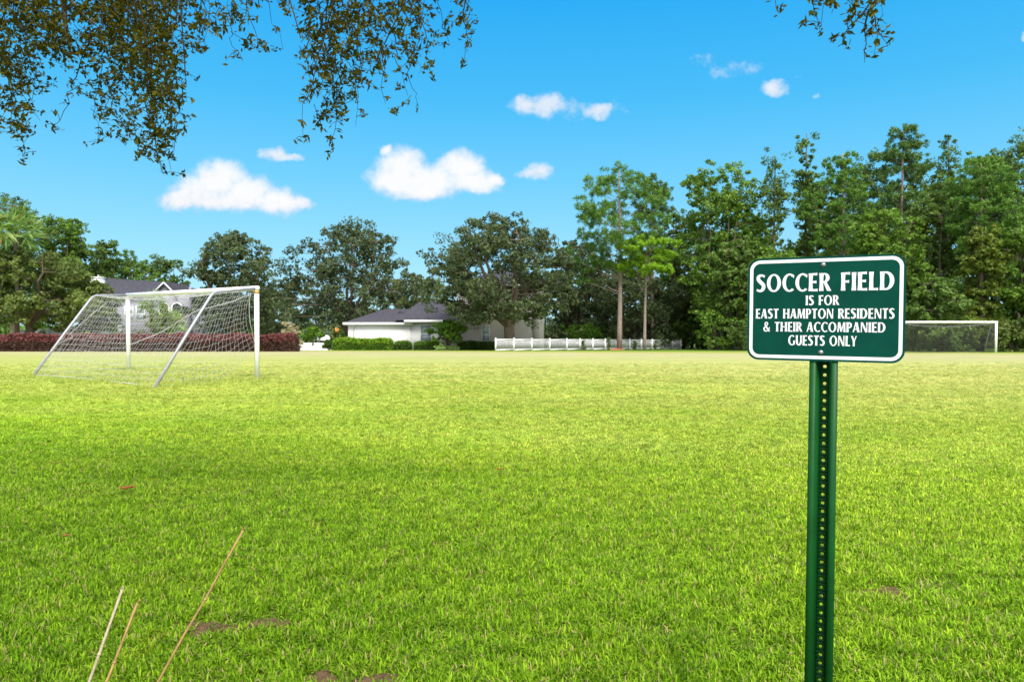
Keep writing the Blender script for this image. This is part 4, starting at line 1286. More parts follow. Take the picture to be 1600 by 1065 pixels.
def goal(name, label, FR, FL, RR, RL, TR, TL, hgt, bar, tube, cord, cordmat, cell, bulge, rusty=True, right_open=True):
    rng = np.random.default_rng(9)
    root = empty(name, (FR + FL) / 2, label, 'goal', 'soccer goals on the field')
    up = Vector((0, 0, hgt))
    for p in (FR, FL):
        MB().tube([p - Vector((0, 0, .1)), p + up * .5, p + up - Vector((0, 0, bar * .9))], bar, 16).build('post', M_GOALW, root, smooth=True)
    e = (FR - FL).normalized() * bar
    MB().tube([FL + up - e, (FL + FR) / 2 + up, FR + up + e], bar, 16).build('crossbar', M_GOALW, root, smooth=True)
    if rusty:
        for p in (FR, FL):
            MB().tube([p + up - Vector((0, 0, bar * 2.2)), p + up - Vector((0, 0, bar * .95))], bar * 1.12, 12).build('corner_bracket', M_RUST, root, smooth=True)
    for a, b, c in ((FR + up, TR, RR), (FL + up, TL, RL)):
        m = (a - b); k = (c - b)
        pts = [a, b - (b - a).normalized() * .12, b - (b - a).normalized() * .04 + k.normalized() * .04, b + k.normalized() * .12, (b + c) / 2, c - Vector((0, 0, .05))]
        MB().tube(pts, tube, 10).build('back_stay', M_GALV, root, smooth=True)
    net = MB()
    out = ((RR + RL) / 2 - (FR + FL) / 2); out.z = 0; out.normalize(); out = np.array(out)
    W_ = (FR - FL).length
    nu = int(W_ / cell); nt = max(3, int((TR - FR - up).length / cell)); nb = int((TR - RR).length / cell)
    down = np.array([0, 0, -1.0])
    s0 = .13 if rusty else .22
    net_patch(net, FL + up - Vector((0, 0, .06)), FR + up - Vector((0, 0, .06)), TR, TL, nu, nt, cord,
              lambda U, V: (s0 * 1.3 * np.sin(np.pi * U) * np.sin(np.pi * V * .5) ** 1)[..., None] * down, rng)
    edge = lambda U, V: (s0 * 1.3 * np.sin(np.pi * U) * (1 - V))[..., None] * down
    net_patch(net, TL, TR, RR + Vector((0, 0, .04)), RL + Vector((0, 0, .04)), nu, nb, cord,
              lambda U, V: edge(U, V) + (-bulge * np.sin(np.pi * U) * np.sin(np.pi * V * .62 + .08))[..., None] * out
              + np.where((V > .8), 0, 0)[..., None] * down, rng)
    # sides
    def side(Fp, T, Rr, opn):
        bot = Fp + Vector((0, 0, .80 if opn else .05))
        top = Fp + up - Vector((0, 0, .1)) + (T - Fp - up) * (.14 if opn else .02)
        nn = max(5, int((Rr - Fp).length / cell))
        d = np.array((Rr - Fp).normalized())
        net_patch(net, top, T, Rr + Vector((0, 0, .05)), bot, nn, int(hgt / cell), cord,
                  lambda U, V: ((.28 if opn else .05) * (1 - U) * np.sin(np.pi * V) ** .8)[..., None] * d + ((.42 if opn else 0) * np.sin(np.pi * U) * V ** 3)[..., None] * down, rng)
    side(FR, TR, RR, right_open); side(FL, TL, RL, False)
    net.build('net', cordmat, root)
    rope = MB()
    def strand(pts, r): 
        pts = np.array([tuple(p) for p in pts]); f = np.linspace(0, 1, 24); s = np.linspace(0, 1, len(pts))
        rope.tube(np.stack([np.interp(f, s, pts[:, i]) for i in range(3)], -1) + np.cumsum(rng.normal(0, .006, (24, 3)), 0), r, 5)
    q = np.linspace(0, 1, 9)
    bot = [RL.lerp(RR, t) + Vector(out * -bulge * math.sin(math.pi * t) * .9) + Vector((0, 0, .03)) for t in q]
    strand(bot, cord * 2.0)
    strand([TL.lerp(TR, t) + Vector((0, 0, -s0 * 1.3 * math.sin(math.pi * t))) for t in q], cord * 1.8)
    if rusty:
        a = FR + up - Vector((0, 0, .1)); mid = TR.lerp(TL, .10) + Vector((0, 0, -.42)); e2 = TR.lerp(TL, .42).lerp(RR.lerp(RL, .42), .62) + Vector(out * -bulge * .8)
        strand([a, a.lerp(mid, .5) - Vector((0, 0, .06)), mid, mid.lerp(e2, .5) - Vector((0, 0, .1)), e2], cord * 3.0)
        m1 = TL.lerp(RL, .05); m2 = TL.lerp(TR, .14).lerp(RL.lerp(RR, .1), .22); m3 = TL.lerp(TR, .05).lerp(RL.lerp(RR, .05), .5); m4 = TL.lerp(TR, .02).lerp(RL, .62)
        strand([m1 + Vector((.5, 0, -.1)), m2, m3, m3.lerp(m4, .3) + Vector((.2, 0, 0)), m4], cord * 2.2)
        strand([FR + up - Vector((0, 0, .1)) + (TR - FR - up) * .14, FR + up * .82 + (RR - FR) * .085, FR + up * .6 + (RR - FR) * .075, FR + Vector((0, 0, .8))], cord * 2.2)
    rope.build('net_rope', cordmat, root)


def at(px, py, FRb, RRb):
    """point seen at a pixel, above the ground line from one foot to the other"""
    d = Vector((RRb.x - FRb.x, RRb.y - FRb.y))
    k = (px - 800) / F
    t = (k * FRb.y - FRb.x) / (d.x - k * d.y)
    y = FRb.y + t * d.y
    return P(px, py, y)


FR, FL, RR, RL = G(402, 592), G(201, 577), G(239, 607), G(50, 587)
goal('soccer_goal', 'white soccer goal with sagging net and slanted back stays, at left', FR, FL, RR, RL,
     at(333, 456.5, FR, RR), at(146, 461.5, FL, RL), 2.46, .064, .036, .0030, M_NET, .17, .25)
fr = P(1556, 553, 57); fl = P(1411, 553, 57)
fr.z = fl.z = gz(57)
b_ = Vector((.35, 2.0, 0)); bl = Vector((.0, 2.0, 0))
goal('soccer_goal', 'white soccer goal at far right with dark net, half hidden by the sign', fr, fl, fr + b_ + Vector((0, 0, gz(59) - gz(57))), fl + bl + Vector((0, 0, gz(59) - gz(57))),
     fr + Vector((.25, 1.0, 2.32)), fl + Vector((0, 1.0, 2.32)), 2.44, .085, .03, .008, M_NETD, .16, .15, rusty=False, right_open=False)

# ------------------------------------------------------------------ the sign


def catmull(pts, n=8):
    pts = [np.array(p, float) for p in pts]
    q = [2 * pts[0] - pts[1]] + pts + [2 * pts[-1] - pts[-2]]
    out = []
    for i in range(1, len(q) - 2):
        for t in np.linspace(0, 1, n, endpoint=False):
            out.append(0.5 * ((2 * q[i]) + (-q[i - 1] + q[i + 1]) * t + (2 * q[i - 1] - 5 * q[i] + 4 * q[i + 1] - q[i + 2]) * t * t + (-q[i - 1] + 3 * q[i] - 3 * q[i + 1] + q[i + 2]) * t ** 3))
    out.append(pts[-1])
    return np.array(out)


def ribbon(pts, smooth=True, n=8):
    """pts: (x, y, width) -> polygon strip"""
    a = catmull(pts, n) if smooth else np.array(pts, float)
    xy, w = a[:, :2], a[:, 2]
    tn = np.gradient(xy, axis=0); tn /= np.linalg.norm(tn, axis=1)[:, None] + 1e-9
    nr = np.stack([-tn[:, 1], tn[:, 0]], -1)
    return ('s', xy + nr * w[:, None] / 2, xy - nr * w[:, None] / 2)


def stem(x, w, y0=0.0, y1=1.0, flare=.12, x1=None):
    """vertical or diagonal stem with flared ends"""
    x1 = x if x1 is None else x1
    ys = np.linspace(0, 1, 9)
    L, Rr = [], []
    for t in ys:
        ww = w * (1 - flare + 2.1 * flare * (2 * t - 1) ** 2)
        cx = x + (x1 - x) * t; cy = y0 + (y1 - y0) * t
        L.append((cx - ww / 2, cy)); Rr.append((cx + ww / 2, cy))
    return ('s', np.array(L), np.array(Rr))


def bar(x0, x1, y, h, flare=.25):
    xs = np.linspace(x0, x1, 6)
    t = np.linspace(0, 1, 6)
    hh = h * (1 + flare * np.clip((t - .6) / .4, 0, 1) ** 2 * 1.6)
    return ('s', np.stack([xs, y + hh / 2], -1), np.stack([xs, y - hh / 2], -1))


def arc(cx, cy, rx, ry, a0, a1, ws, wt, n=28):
    """elliptical stroke, thick at the sides (ws) and thin at top and bottom (wt)"""
    a = np.radians(np.linspace(a0, a1, n))
    c, s = np.cos(a), np.sin(a)
    o = np.stack([cx + rx * c, cy + ry * s], -1)
    i = np.stack([cx + (rx - ws) * c, cy + (ry - wt) * s], -1)
    return ('s', o, i)


TW = .228   # stem width
TH = .118  # thin width
GL = {
    'O': (.84, [arc(.42, .5, .42, .52, 0, 360, .207, .095, 48)]),
    'C': (.68, [arc(.42, .5, .42, .52, 50, 310, .207, .095, 40), ('s', np.array([(.69, .90), (.66, .96)]), np.array([(.66, .76), (.60, .80)]))]),
    'G': (.78, [arc(.42, .5, .42, .52, 48, 322, .207, .095, 40), stem(.66, .18, .06, .47, .05)]),
    'S': (.56, [ribbon([(.50, .875, .13), (.38, .945, .115), (.24, .945, .15), (.13, .86, .20), (.125, .73, .215), (.21, .61, .215), (.34, .49, .215), (.435, .37, .22), (.44, .22, .21), (.35, .09, .17), (.20, .05, .125), (.04, .11, .13)])]),
    'E': (.52, [stem(.12, TW), bar(.19, .48, .95, TH), bar(.19, .44, .51, TH), bar(.19, .51, .05, TH)]),
    'F': (.50, [stem(.12, TW), bar(.19, .49, .95, TH), bar(.19, .44, .50, TH)]),
    'R': (.62, [stem(.12, TW), bar(.19, .32, .955, .09, 0), arc(.30, .735, .27, .265, -90, 90, .207, .095, 24), bar(.19, .32, .512, .085, 0), ('s', np.array([(.23, .49), (.44, 0), ]), np.array([(.41, .49), (.68, 0)]))]),
    'P': (.57, [stem(.12, TW), bar(.19, .31, .955, .09, 0), arc(.29, .70, .28, .30, -90, 90, .207, .095, 24), bar(.19, .31, .442, .085, 0)]),
    'I': (.24, [stem(.12, TW)]),
    'L': (.49, [stem(.12, TW), bar(.19, .48, .055, .11)]),
    'D': (.76, [stem(.12, TW), bar(.19, .34, .955, .09, 0), arc(.32, .5, .43, .50, -90, 90, .23, .105, 36), bar(.19, .34, .045, .09, 0)]),
    'A': (.70, [stem(.06, .12, 0, 1, .10, x1=.33), stem(.585, .25, 0, 1, .05, x1=.36), bar(.17, .50, .30, .09, 0)]),
    'T': (.58, [stem(.29, TW, 0, .93), bar(.29, .57, .95, TH), ('s', np.array([(.01, .89), (.10, .897), (.29, .897)]), np.array([(.01, 1.01), (.10, 1.003), (.29, 1.003)]))]),
    'H': (.72, [stem(.12, TW), stem(.60, TW), bar(.20, .52, .51, .095, 0)]),
    'U': (.68, [stem(.11, TW, .34, 1), stem(.58, .17, .34, 1), arc(.345, .36, .335, .385, 180, 360, .225, .115, 30)]),
    'M': (.86, [stem(.08, .12, 0, 1, .1, x1=.14), stem(.20, .20, 1, .04, .03, x1=.43), stem(.68, .10, 1, .04, .03, x1=.43), stem(.765, .20, 0, 1, .08, x1=.73)]),
    'N': (.72, [stem(.09, .11), stem(.13, .21, 1, .0, .04, x1=.60), stem(.64, .11)]),
    'Y': (.64, [stem(.315, .20, 0, .45, .05), stem(.34, .20, .40, 1, .06, x1=.11), stem(.33, .11, .40, 1, .06, x1=.57)]),
    '&': (.74, [ribbon([(.68, .01, .15), (.50, .22, .17), (.30, .52, .16), (.18, .72, .13), (.20, .90, .11), (.33, .97, .10), (.45, .88, .12), (.44, .74, .12), (.30, .58, .11), (.12, .42, .15), (.07, .24, .17), (.16, .07, .15), (.33, .03, .11), (.50, .10, .10), (.63, .30, .10), (.67, .45, .09)])]),
    ' ': (.30, []),
}


def sign():
    # plate corners measured from the photograph: left edge farther, right edge nearer
    L0 = Vector((.719, 2.188, 1.5065)); R0 = Vector((1.090, 1.986, 1.5085))
    ctr = (L0 + R0) / 2
    ux = (R0 - L0); wdt = Vector((ux.x, ux.y)).length
    yaw = math.atan2(ux.y, ux.x)
    hgt = .3048
    base = Vector((ctr.x - .0092 * math.cos(yaw), ctr.y - .0092 * math.sin(yaw), 0))
    root = empty('park_sign', base, 'green soccer field notice sign with white lettering on a green metal post', 'sign', rot=(0, R(0.35), yaw))
    bpy.context.view_layer.update()

    def put(mb, name, m, smooth=False, parent=None):
        o = mb.build(name, m, None, smooth); o.parent = parent or root
        return o
    zc = ctr.z
    # rounded plate; local x along the plate, -y faces the reader
    def rr(w, h, r, n=10):
        out = []
        for cx, cz, a0 in ((w / 2 - r, h / 2 - r, 0), (-w / 2 + r, h / 2 - r, 90), (-w / 2 + r, -h / 2 + r, 180), (w / 2 - r, -h / 2 + r, 270)):
            for k in range(n):
                a = R(a0 + 90 * k / (n - 1)); out.append((cx + r * math.cos(a), cz + r * math.sin(a)))
        return out
    T = .002
    o_ = rr(wdt, hgt, .034)
    k = len(o_)
    pm = MB()
    v = [(x, -T, zc + z) for x, z in o_] + [(x, 0, zc + z) for x, z in o_]
    pm.add(v, [list(range(k))[::-1]]); pm.add(v, [list(range(k, 2 * k))])
    plate = put(pm, 'plate', M_SIGN)
    em = MB()
    i2 = rr(wdt + .0016, hgt + .0016, .0348)
    v2 = [(x, -T * .9, zc + z) for x, z in i2] + [(x, -T * .1, zc + z) for x, z in i2]
    em.add(v2, [(i, (i + 1) % k, k + (i + 1) % k, k + i) for i in range(k)])
    put(em, 'plate_edge', M_EDGE, parent=plate)
    # white border line
    a = rr(wdt - .0125, hgt - .0125, .029); b = rr(wdt - .0315, hgt - .0315, .0205)
    bm_ = MB(); yb = -T - .0003
    bm_.add([(x, yb, zc + z) for x, z in a] + [(x, yb, zc + z) for x, z in b], [(i, k + i, k + (i + 1) % k, (i + 1) % k) for i in range(k)])
    put(bm_, 'border', M_LETTER, parent=plate)
    # lettering
    def true_u(xz):     # image fraction across the plate -> fraction along the plate
        u = (xz - 140) / 1190.0
        return 1.1 * u / (1 + .1 * u)
    def vz(xz, yz):
        u = (xz - 140) / 1190.0
        top = 125 + (73 - 125) * u; bot = 880 + (905 - 880) * u
        return .5 - (yz - top) / (bot - top)
    lines = [('SOCCER FIELD', 203, 1242, (290, 300, 368 - 300), (205, 1240), (240, 370), (212, 350)),
             ('IS FOR', 577, 826, None, (577, 826), (395, 468), (393, 466)),
             ('EAST HAMPTON RESIDENTS', 203, 1248, None, (203, 1248), (500, 572), (488, 564)),
             ('& THEIR ACCOMPANIED', 262, 1181, None, (262, 1181), (598, 669), (594, 669)),
             ('GUESTS ONLY', 450, 967, None, (450, 967), (698, 773), (697, 773))]
    for text, x0, x1, _, xs, ly, ry in lines:
        ua, ub = (true_u(x0) - .5) * wdt, (true_u(x1) - .5) * wdt
        zt = (vz(xs[0], ly[0]) + vz(xs[1], ry[0])) / 2 * hgt; zb = (vz(xs[0], ly[1]) + vz(xs[1], ry[1])) / 2 * hgt
        cap = zt - zb
        gap = .085
        sp = .42 if text.startswith('SOCCER') else .34
        adv = [(GL[c][0] if c != ' ' else sp) for c in text]
        tot = sum(adv) + gap * (len(text) - 1)
        sx = (ub - ua) / tot
        mb = MB()
        cur = ua
        for ci, c in enumerate(text):
            for si, (kind, A, B) in enumerate(GL[c][1]):
                yy = -T - .0003 - .00006 * (si + 1)
                n = len(A)
                va = [(cur + p[0] * sx, yy, zc + zb + p[1] * cap) for p in A] + [(cur + p[0] * sx, yy, zc + zb + p[1] * cap) for p in B]
                q = []
                for i in range(n - 1):
                    q.append((i, i + 1, n + i + 1, n + i))
                mb.add(va, q)
            cur += (adv[ci] + gap) * sx
        put(mb, 'lettering', M_LETTER, parent=plate)
    # bolts
    for (bx, bz) in ((704, 165), (696, 825)):
        x = (true_u(bx) - .5) * wdt; z = vz(bx, bz) * hgt
        bo = MB().tube([(x, -T, zc + z), (x, -T - .003, zc + z), (x, -T - .0045, zc + z)], [.0052, .0050, .0030], 6)
        bo.tube([(x, -T, zc + z), (x, -T - .0008, zc + z)], .0068, 20)
        put(bo, 'bolt', M_BOLT, parent=plate)
    # post: flanged channel with a row of punched holes
    px0 = .004
    cell = .0254
    z_top = zc + .148
    z_low = -.10
    nc = int((z_top - z_low) / cell)
    zs = [z_top - i * cell for i in range(nc + 1)]
    fl, wl, dp, wb = .0372, .0215, .046, .0125
    post = MB()
    prof = [(-fl, .004), (-fl, .0015), (-wl - .002, .0015), (-wl, .003), (-wb - .0015, dp - .002), (-wb, dp)]
    prof2 = [(-x, y) for x, y in prof][::-1]
    for pr in (prof, prof2):
        m = len(pr)
        v = [(px0 + x, y, z) for z in (z_low, z_top) for x, y in pr]
        post.add(v, [(i, i + 1, m + i + 1, m + i) for i in range(m - 1)])
    # web with holes
    n = 16; r = .0048
    for i in range(nc):
        zt, zb2 = zs[i], zs[i + 1]
        zm = (zt + zb2) / 2
        ring = [(px0 + r * math.cos(a_), dp, zm + r * math.sin(a_)) for a_ in np.linspace(0, 2 * np.pi, n, endpoint=False)]
        sq = []
        for a_ in np.linspace(0, 2 * np.pi, n, endpoint=False):
            cx, cz = math.cos(a_), math.sin(a_)
            s_ = 1 / max(abs(cx) / wb, abs(cz) / (cell / 2))
            sq.append([px0 + cx * s_, dp, zm + cz * s_])
        # true corners
        for sx_ in (1, -1):
            for sz_ in (1, -1):
                j = min(range(n), key=lambda q_: (sq[q_][0] - px0 - sx_ * wb) ** 2 + (sq[q_][2] - zm - sz_ * cell / 2) ** 2)
                sq[j] = [px0 + sx_ * wb, dp, zm + sz_ * cell / 2]
        post.add(ring + sq, [(q_, (q_ + 1) % n, n + (q_ + 1) % n, n + q_) for q_ in range(n)])
    po = put(post, 'post', M_POST)
    sm = po.modifiers.new('gauge', 'SOLIDIFY'); sm.thickness = .0028; sm.offset = 0


sign()


# ------------------------------------------------------------------ dry stalks, fallen leaves, bare earth
def stalk(label, x0, y0, x1, y1, Y, r, m):
    tip = P(x1, y1, Y + .12); low = P(x0, y0, Y)
    d = (low - tip).normalized()
    t = (0 - low.z) / d.z
    foot = low + d * t + d * .03
    rng = np.random.default_rng(int(x0))
    pts = [foot.lerp(tip, t_) + Vector(rng.normal(0, .0008, 3)) for t_ in np.linspace(0, 1, 9)]
    mb = MB(); mb.tube(pts, np.linspace(r, r * .8, 9), 9)
    for t_ in (3, 6):
        mb.tube([pts[t_] - (pts[t_] - foot).normalized() * .004, pts[t_], pts[t_] + (pts[t_] - foot).normalized() * .004], [r * .9, r * 1.2, r * .9], 9)
    for k_ in range(3):
        e_ = tip + (tip - pts[-2]).normalized() * rng.uniform(.008, .02) + Vector(rng.normal(0, .004, 3))
        mb.tube([pts[-1] + Vector(rng.normal(0, r * .3, 3)), (pts[-1] + e_) / 2 + Vector(rng.normal(0, .0008, 3)), e_], [r * .45, r * .35, r * .12], 5)
    sh = pts[3]; sd_ = (pts[4] - pts[3]).normalized()
    mb.tube([sh, sh + sd_ * .03 + Vector((r * 1.5, 0, 0)), sh + sd_ * .06 + Vector((r * 2.6, 0, .002))], [r * .5, r * .4, r * .1], 5)
    tag(mb.build('dry_stalk', m, smooth=True), label, 'stalk', 'dry stalks in the foreground grass')


stalk('pale dry stalk with whitish tip, leftmost of three in the foreground', 139, 1065, 191, 920, 2.1, .0050, M_STALK_P)
stalk('short brown dry stalk between the pale one and the longest one', 166, 1065, 214, 941, 2.15, .0046, M_STALK)
stalk('longest tan dry stalk leaning over the foreground grass', 247, 1065, 380, 828, 2.2, .0042, M_STALK)


def dry_leaf(label, px, py, size, seed):
    rng = np.random.default_rng(seed)
    g = G(px, py); n = 9
    a = rng.uniform(0, 2 * np.pi); d = np.array([math.cos(a), math.sin(a), 0]); s = np.array([-d[1], d[0], 0])
    v = []
    for i in range(n):
        t = i / (n - 1); w = size * .34 * math.sin(math.pi * min(1, t * .97 + .02)) * (1 + .25 * math.sin(t * 14))
        c = np.array(g) + d * (t - .5) * size + np.array([0, 0, .055 + .35 * size * (t - .45) ** 2 * 2])
        v += [tuple(c + s * w + np.array([0, 0, w * .5])), tuple(c), tuple(c - s * w + np.array([0, 0, w * .5]))]
    q = []
    for i in range(n - 1):
        q += [(3 * i, 3 * i + 1, 3 * i + 4, 3 * i + 3), (3 * i + 1, 3 * i + 2, 3 * i + 5, 3 * i + 4)]
    o = MB().add(v, q).build('fallen_leaf', M_DRYLEAF, smooth=True)
    sm = o.modifiers.new('thick', 'SOLIDIFY'); sm.thickness = .001
    tag(o, label, 'leaf', 'fallen leaves on the grass')


dry_leaf('curled red brown fallen leaf on the grass above the longest stalk, left of two', 194, 774, .10, 1)
dry_leaf('curled red brown fallen leaf right against the other one above the longest stalk', 206, 772, .10, 5)
dry_leaf('small red brown fallen leaf near the left edge of the grass', 104, 850, .055, 3)
dry_leaf('tiny orange brown fallen leaf on the grass in mid picture', 781, 742, .07, 4)


def soil_patch(label, px, py, rx, ry, seed):
    rng = np.random.default_rng(seed)
    c = G(px, py); a, b = rx / F * c.y * .85, ry / 557 * c.y * 1.3
    k = 28; v = [(c.x, c.y, .016)]
    for j, f in enumerate((.5, 1.0)):
        for t in np.linspace(0, 2 * np.pi, k, endpoint=False):
            w = f * (1 + .30 * math.sin(3 * t + seed) + .22 * math.sin(7 * t + 2 * seed) + rng.normal(0, .05))
            v.append((c.x + a * w * math.cos(t), c.y + b * w * math.sin(t), .012 + rng.uniform(-.003, .006) if j == 0 else -.004))
    q3 = [(0, 1 + i, 1 + (i + 1) % k) for i in range(k)]
    q4 = [(1 + i, 1 + k + i, 1 + k + (i + 1) % k, 1 + (i + 1) % k) for i in range(k)]
    o = MB().add(v, q3).build('soil_patch', M_SOIL, smooth=True) if False else None
    mb = MB(); mb.add(v, q3); mb.f.append(np.array(q4).ravel()); mb.k.append(np.full(len(q4), 4))
    tag(mb.build('soil_patch', M_SOIL, smooth=True), label, 'soil patch', 'bare patches in the lawn', 'structure')


soil_patch('bare brown earth patch in the grass right of the longest stalk', 332, 982, 55, 11, 1)
soil_patch('worn brown patch in the grass just right of the first bare patch', 425, 976, 60, 9, 2)
soil_patch('dark bare earth at the very bottom of the picture', 500, 1060, 38, 11, 3)
soil_patch('dark bare earth at the bottom, right of the other one', 592, 1064, 55, 10, 4)
soil_patch('worn brownish patch in the grass right of the sign post', 1385, 926, 55, 11, 5)


# ------------------------------------------------------------------ the oak whose branches hang over the view
def near_oak():
    rng = np.random.default_rng(3)
    bx, by = -6.2, -1.6
    root = empty('overhanging_oak', (bx, by, 0), 'dark leafy oak boughs hanging into the top of the picture', 'tree')
    wood, fol, twig = MB(), MB(), MB()
    m_twig = mat('dark_twig', (0.045, 0.034, 0.02), 0.9, 0.05)
    fk = np.array([bx + .2, by + .1, 2.6])
    wood.tube([(bx, by, -.3), (bx, by, .3), (bx + .1, by, 1.4), fk], [.62, .48, .42, .44], 14)
    limbs = []

    def limb(pts, r0, r1):
        c = catmull([(*p,) for p in pts], 8)
        c[1:-1] += rng.normal(0, .02, c[1:-1].shape)
        wood.tube(c, np.linspace(r0, r1, len(c)), 9)
        limbs.append(c)
    limb([fk, (-5.6, 1.6, 4.2), (-4.0, 3.4, 5.0), (-2.6, 5.0, 4.9), (-1.8, 6.2, 4.9)], .26, .05)
    limb([fk, (-5.2, .6, 4.4), (-3.2, 2.0, 5.4), (-1.0, 3.4, 5.2), (.6, 4.4, 4.7)], .26, .05)
    limb([fk, (-6.0, 1.8, 4.0), (-5.0, 4.2, 4.6), (-4.2, 5.6, 4.6)], .22, .05)
    limb([fk, (-5.0, -.2, 4.6), (-2.4, .6, 6.0), (.6, 1.6, 6.2), (2.4, 3.4, 5.2), (3.0, 4.6, 4.3)], .26, .04)
    limb([fk, (-6.4, -.6, 4.4), (-5.0, -2.0, 6.2), (-2.6, -2.4, 7.0)], .25, .06)
    limb([fk, (-7.0, 0, 4.2), (-8.4, -.6, 6.0), (-9.6, -.4, 7.2)], .25, .06)
    limb([fk, (-5.6, -2.0, 4.6), (-4.0, -3.0, 6.8), (-2.2, -3.4, 8.2)], .25, .06)
    LP = np.concatenate(limbs)

    def spray(p_from, p_to, dense=1.0, width=.26):
        """a drooping twig with side twigs and small leaves"""
        a, b = np.array(p_from), np.array(p_to)
        near = LP[int(np.argmin(np.linalg.norm(LP - a, axis=1)))]
        twig.tube(bez(near, (near + a) / 2 + np.array([0, 0, .15]), a, 6), np.linspace(.007, .004, 6), 5, caps=False)
        L = np.linalg.norm(b - a)
        m = max(6, int(L / .042))
        sp = np.linspace(0, 1, m)[:, None]
        line = a + (b - a) * sp + np.cumsum(rng.normal(0, .020, (m, 3)), 0)
        twig.tube(line, np.linspace(.0042, .0012, m), 4, caps=False)
        for k in range(m):
            for q in range(2):
                if rng.uniform() > dense * .8: continue
                t = k / (m - 1)
                ln = 1.25 * width * rng.uniform(.25, 1.0) * (1 - .5 * t)
                d = rand_unit(rng, 1)[0] * np.array([1, .8, .7]) + np.array([0, 0, -.12]); d /= np.linalg.norm(d)
                e = line[k] + d * ln
                twig.tube([line[k], line[k] + d * ln * .5 + np.array([0, 0, .01]), e], [.0025, .002, .001], 3, caps=False)
                nl = max(3, int(ln / .016))
                s = rng.uniform(.15, 1.05, nl)[:, None]
                c = line[k] + d * ln * s + rng.normal(0, .012, (nl, 3))
                ax = d * .6 + rand_unit(rng, nl)
                leaf_quads(fol, c, .040, .018, rng, axis=ax, clump=rng.uniform())
                if rng.uniform() < .42 * dense:      # a whorl of leaves at the twig end
                    nw = int(rng.integers(5, 10)); ax = rand_unit(rng, nw) + d * .5
                    leaf_quads(fol, e + ax * .02, .040, .018, rng, axis=ax, clump=rng.uniform())

    Yb = lambda: rng.uniform(4.3, 5.6)
    S_ = [  # start px (above the frame), end px, density, width
        ((-30, -110), (8, 60), 1, .3), ((-10, -60), (22, 150), .9, .24), ((0, 0), (20, 232), .75, .15), ((-20, 60), (30, 190), .8, .2), ((10, 40), (45, 180), .5, .14), ((-25, 20), (12, 120), .9, .24),
        ((20, -110), (45, 60), 1, .3), ((60, -110), (70, 70), 1, .3), ((50, 0), (85, 100), .8, .22), ((30, 30), (50, 130), .7, .2),
        ((90, -120), (120, 60), 1, .3), ((100, -60), (120, 128), .9, .22), ((140, -120), (150, 80), 1, .32), ((150, -60), (170, 120), 1, .26),
        ((160, 40), (100, 205), .55, .16), ((170, 60), (160, 215), .8, .2), ((190, -120), (200, 80), 1, .32), ((190, 0), (205, 150), 1, .26), ((200, 60), (178, 215), .7, .18),
        ((215, 40), (225, 250), .9, .18), ((230, -100), (245, 80), 1, .32), ((240, 20), (262, 165), 1, .24), ((250, 60), (262, 235), .95, .22), ((255, 100), (245, 240), .9, .2), ((235, 100), (232, 235), .8, .16),
        ((265, -60), (275, 95), 1, .26), ((275, 40), (288, 190), .6, .14), ((280, -100), (310, 75), .8, .22), ((300, -60), (325, 60), .6, .18), ((305, -100), (300, 40), .8, .22), ((290, 120), (296, 232), .25, .08),
        ((350, -110), (345, 10), .6, .18), ((380, -110), (385, 60), .7, .16), ((385, -20), (393, 100), .6, .1), ((410, -110), (425, 45), .6, .16), ((430, -110), (445, 35), .5, .15), ((330, -110), (340, 8), .6, .16),
        ((490, -120), (495, 60), .9, .24), ((500, -40), (480, 170), .8, .2), ((510, 0), (510, 190), .8, .18), ((520, 0), (528, 208), .65, .14), ((515, -120), (530, 90), 1, .28), ((545, -110), (545, 100), 1, .26), ((545, 20), (555, 175), .7, .18),
        ((470, 60), (455, 150), .55, .12), ((500, 80), (470, 180), .6, .13), ((570, -120), (580, 80), 1, .28), ((575, 0), (590, 130), .7, .18), ((600, -120), (610, 60), 1, .26), ((620, -60), (625, 110), .8, .2), ((640, -120), (650, 60), .8, .22), ((650, -40), (668, 95), .7, .16),
        ((660, -110), (680, 45), .7, .16), ((610, 40), (640, 165), .45, .12), ((600, 70), (605, 172), .3, .1), ((625, 60), (640, 175), .3, .08),
        ((715, -110), (725, 20), .7, .14), ((725, -60), (738, 60), .6, .11), ((735, -20), (742, 80), .4, .07),
    ]
    for (s, e, dn, w) in S_:
        Y = Yb()
        spray(P(s[0], s[1], Y), P(e[0], e[1], Y + rng.uniform(-.15, .15)), dn, w)
    for (s, e, dn, w) in [((1197, -90), (1207, 11), .5, .1), ((1237, -90), (1244, 28), .45, .1), ((1282, -110), (1282, 16), .6, .16), ((1312, -110), (1307, 26), .7, .16),
                          ((1342, -110), (1344, 16), .7, .16), ((1367, -110), (1362, 16), .7, .16), ((1377, -40), (1374, 36), .4, .1), ((1367, 10), (1382, 66), .5, .11), ((1357, 20), (1362, 86), .45, .1), ((1347, 25), (1334, 74), .35, .09), ((1382, -60), (1384, 16), .3, .08)]:
        Y = rng.uniform(3.7, 4.4)
        spray(P(s[0], s[1], Y), P(e[0], e[1], Y), dn, w)
    # the crown above the frame
    n = 60
    c = []
    while len(c) < n:
        p = np.array([rng.uniform(-12, 4.5), rng.uniform(-8, .6), rng.uniform(4.0, 9.0)])
        if ((p[0] + 3.6) / 8.0) ** 2 + ((p[1] + 3.4) / 4.4) ** 2 + ((p[2] - 5.2) / 4.2) ** 2 > 1: continue
        if p[1] > .5 and p[2] - .8 < EYE + (.56 * p[1]): continue
        c.append(p)
    c = np.array(c)
    for p in c:
        a = LP[int(np.argmin(np.linalg.norm(LP - p, axis=1)))]
        wood.tube(bez(a, (a + p) / 2 + np.array([0, 0, .1]), p, 5), np.linspace(.035, .012, 5), 5, caps=False)
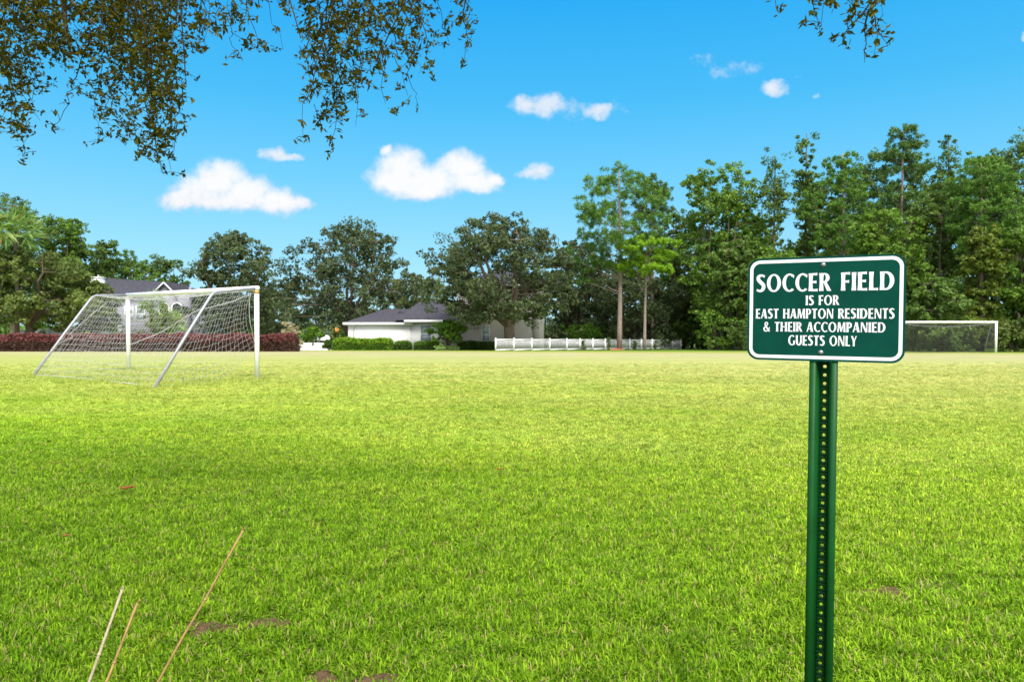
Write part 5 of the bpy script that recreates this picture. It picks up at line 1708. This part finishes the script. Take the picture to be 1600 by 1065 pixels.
    clump_leaves(fol, c, rng.uniform(.55, .95, n), rng, 9, 26, .13, .06)
    # fine side twigs filling the boughs
    for (ex, ey, rx, ry, Y0, Y1, per) in [(30, 80, 42, 120, 4.4, 5.6, 1), (150, 45, 135, 80, 4.6, 5.8, 1), (222, 140, 62, 90, 4.4, 5.6, 1), (250, 212, 24, 40, 4.4, 5.4, 1), (300, 35, 45, 60, 4.5, 5.6, .7),
                                          (18, 185, 26, 48, 4.4, 5.2, .9), (540, 60, 78, 75, 4.4, 5.6, .9), (515, 150, 36, 45, 4.4, 5.4, .8), (630, 45, 45, 55, 4.5, 5.6, .8), (400, 14, 62, 28, 4.5, 5.6, .7),
                                          (388, 55, 14, 38, 4.5, 5.2, .7), (728, 16, 18, 46, 4.5, 5.2, .7), (625, 140, 28, 40, 4.4, 5.2, .3), (1345, 6, 58, 16, 3.8, 4.3, .7), (1384, 52, 26, 26, 3.8, 4.3, .45), (1258, 12, 14, 16, 3.8, 4.3, .4), (170, 190, 40, 40, 4.4, 5.4, .5)]:
        for _ in range(int(math.pi * rx * ry / 270 * per)):
            a_ = rng.uniform(0, 2 * np.pi); q_ = math.sqrt(rng.uniform())
            Yq = rng.uniform(Y0, Y1)
            c0 = np.array(P(ex + rx * q_ * math.cos(a_), ey + ry * q_ * math.sin(a_), Yq))
            dd = rand_unit(rng, 1)[0] + np.array([0, 0, -.25]); dd /= np.linalg.norm(dd)
            ln = rng.uniform(.06, .15)
            twig.tube([c0 - dd * ln * .8 + np.array([0, 0, .02]), c0, c0 + dd * ln * .6], [.0022, .0018, .001], 3, caps=False)
            nl = int(rng.integers(7, 13))
            leaf_quads(fol, c0 + dd * (rng.uniform(-.6, .7, (nl, 1)) * ln) + rng.normal(0, .012, (nl, 3)), .040, .018, rng, axis=dd * .5 + rand_unit(rng, nl), clump=rng.uniform())
    # denser bough inside the top left of the view
    d = np.array([P(px, py, Y) for px, py, Y in ((150, -10, 5.6), (195, 20, 5.8), (235, 5, 5.6), (265, -20, 5.8), (180, -60, 6), (120, -30, 6), (230, -60, 6), (60, -40, 5.9), (210, 60, 6.0), (160, 45, 6.1), (90, 20, 6.1), (20, -20, 6))])
    clump_leaves(fol, d, np.full(len(d), .24), rng, 10, 20, .055, .023)
    wood.tube(catmull([P(70, -90, 6.0), P(97, -5, 5.5), P(103, 45, 5.4), P(112, 95, 5.3)], 6), np.linspace(.03, .006, 19), 6, caps=False)
    wood.tube(catmull([P(60, -60, 6.0), P(120, 12, 5.5), P(150, 40, 5.4)], 6), np.linspace(.02, .005, 13), 6, caps=False)
    wood.build('trunk', M_BARK, root, smooth=True)
    twig.build('branches', m_twig, root, smooth=True)
    fol.build('crown', M_NEAR_OAK, root)


near_oak()
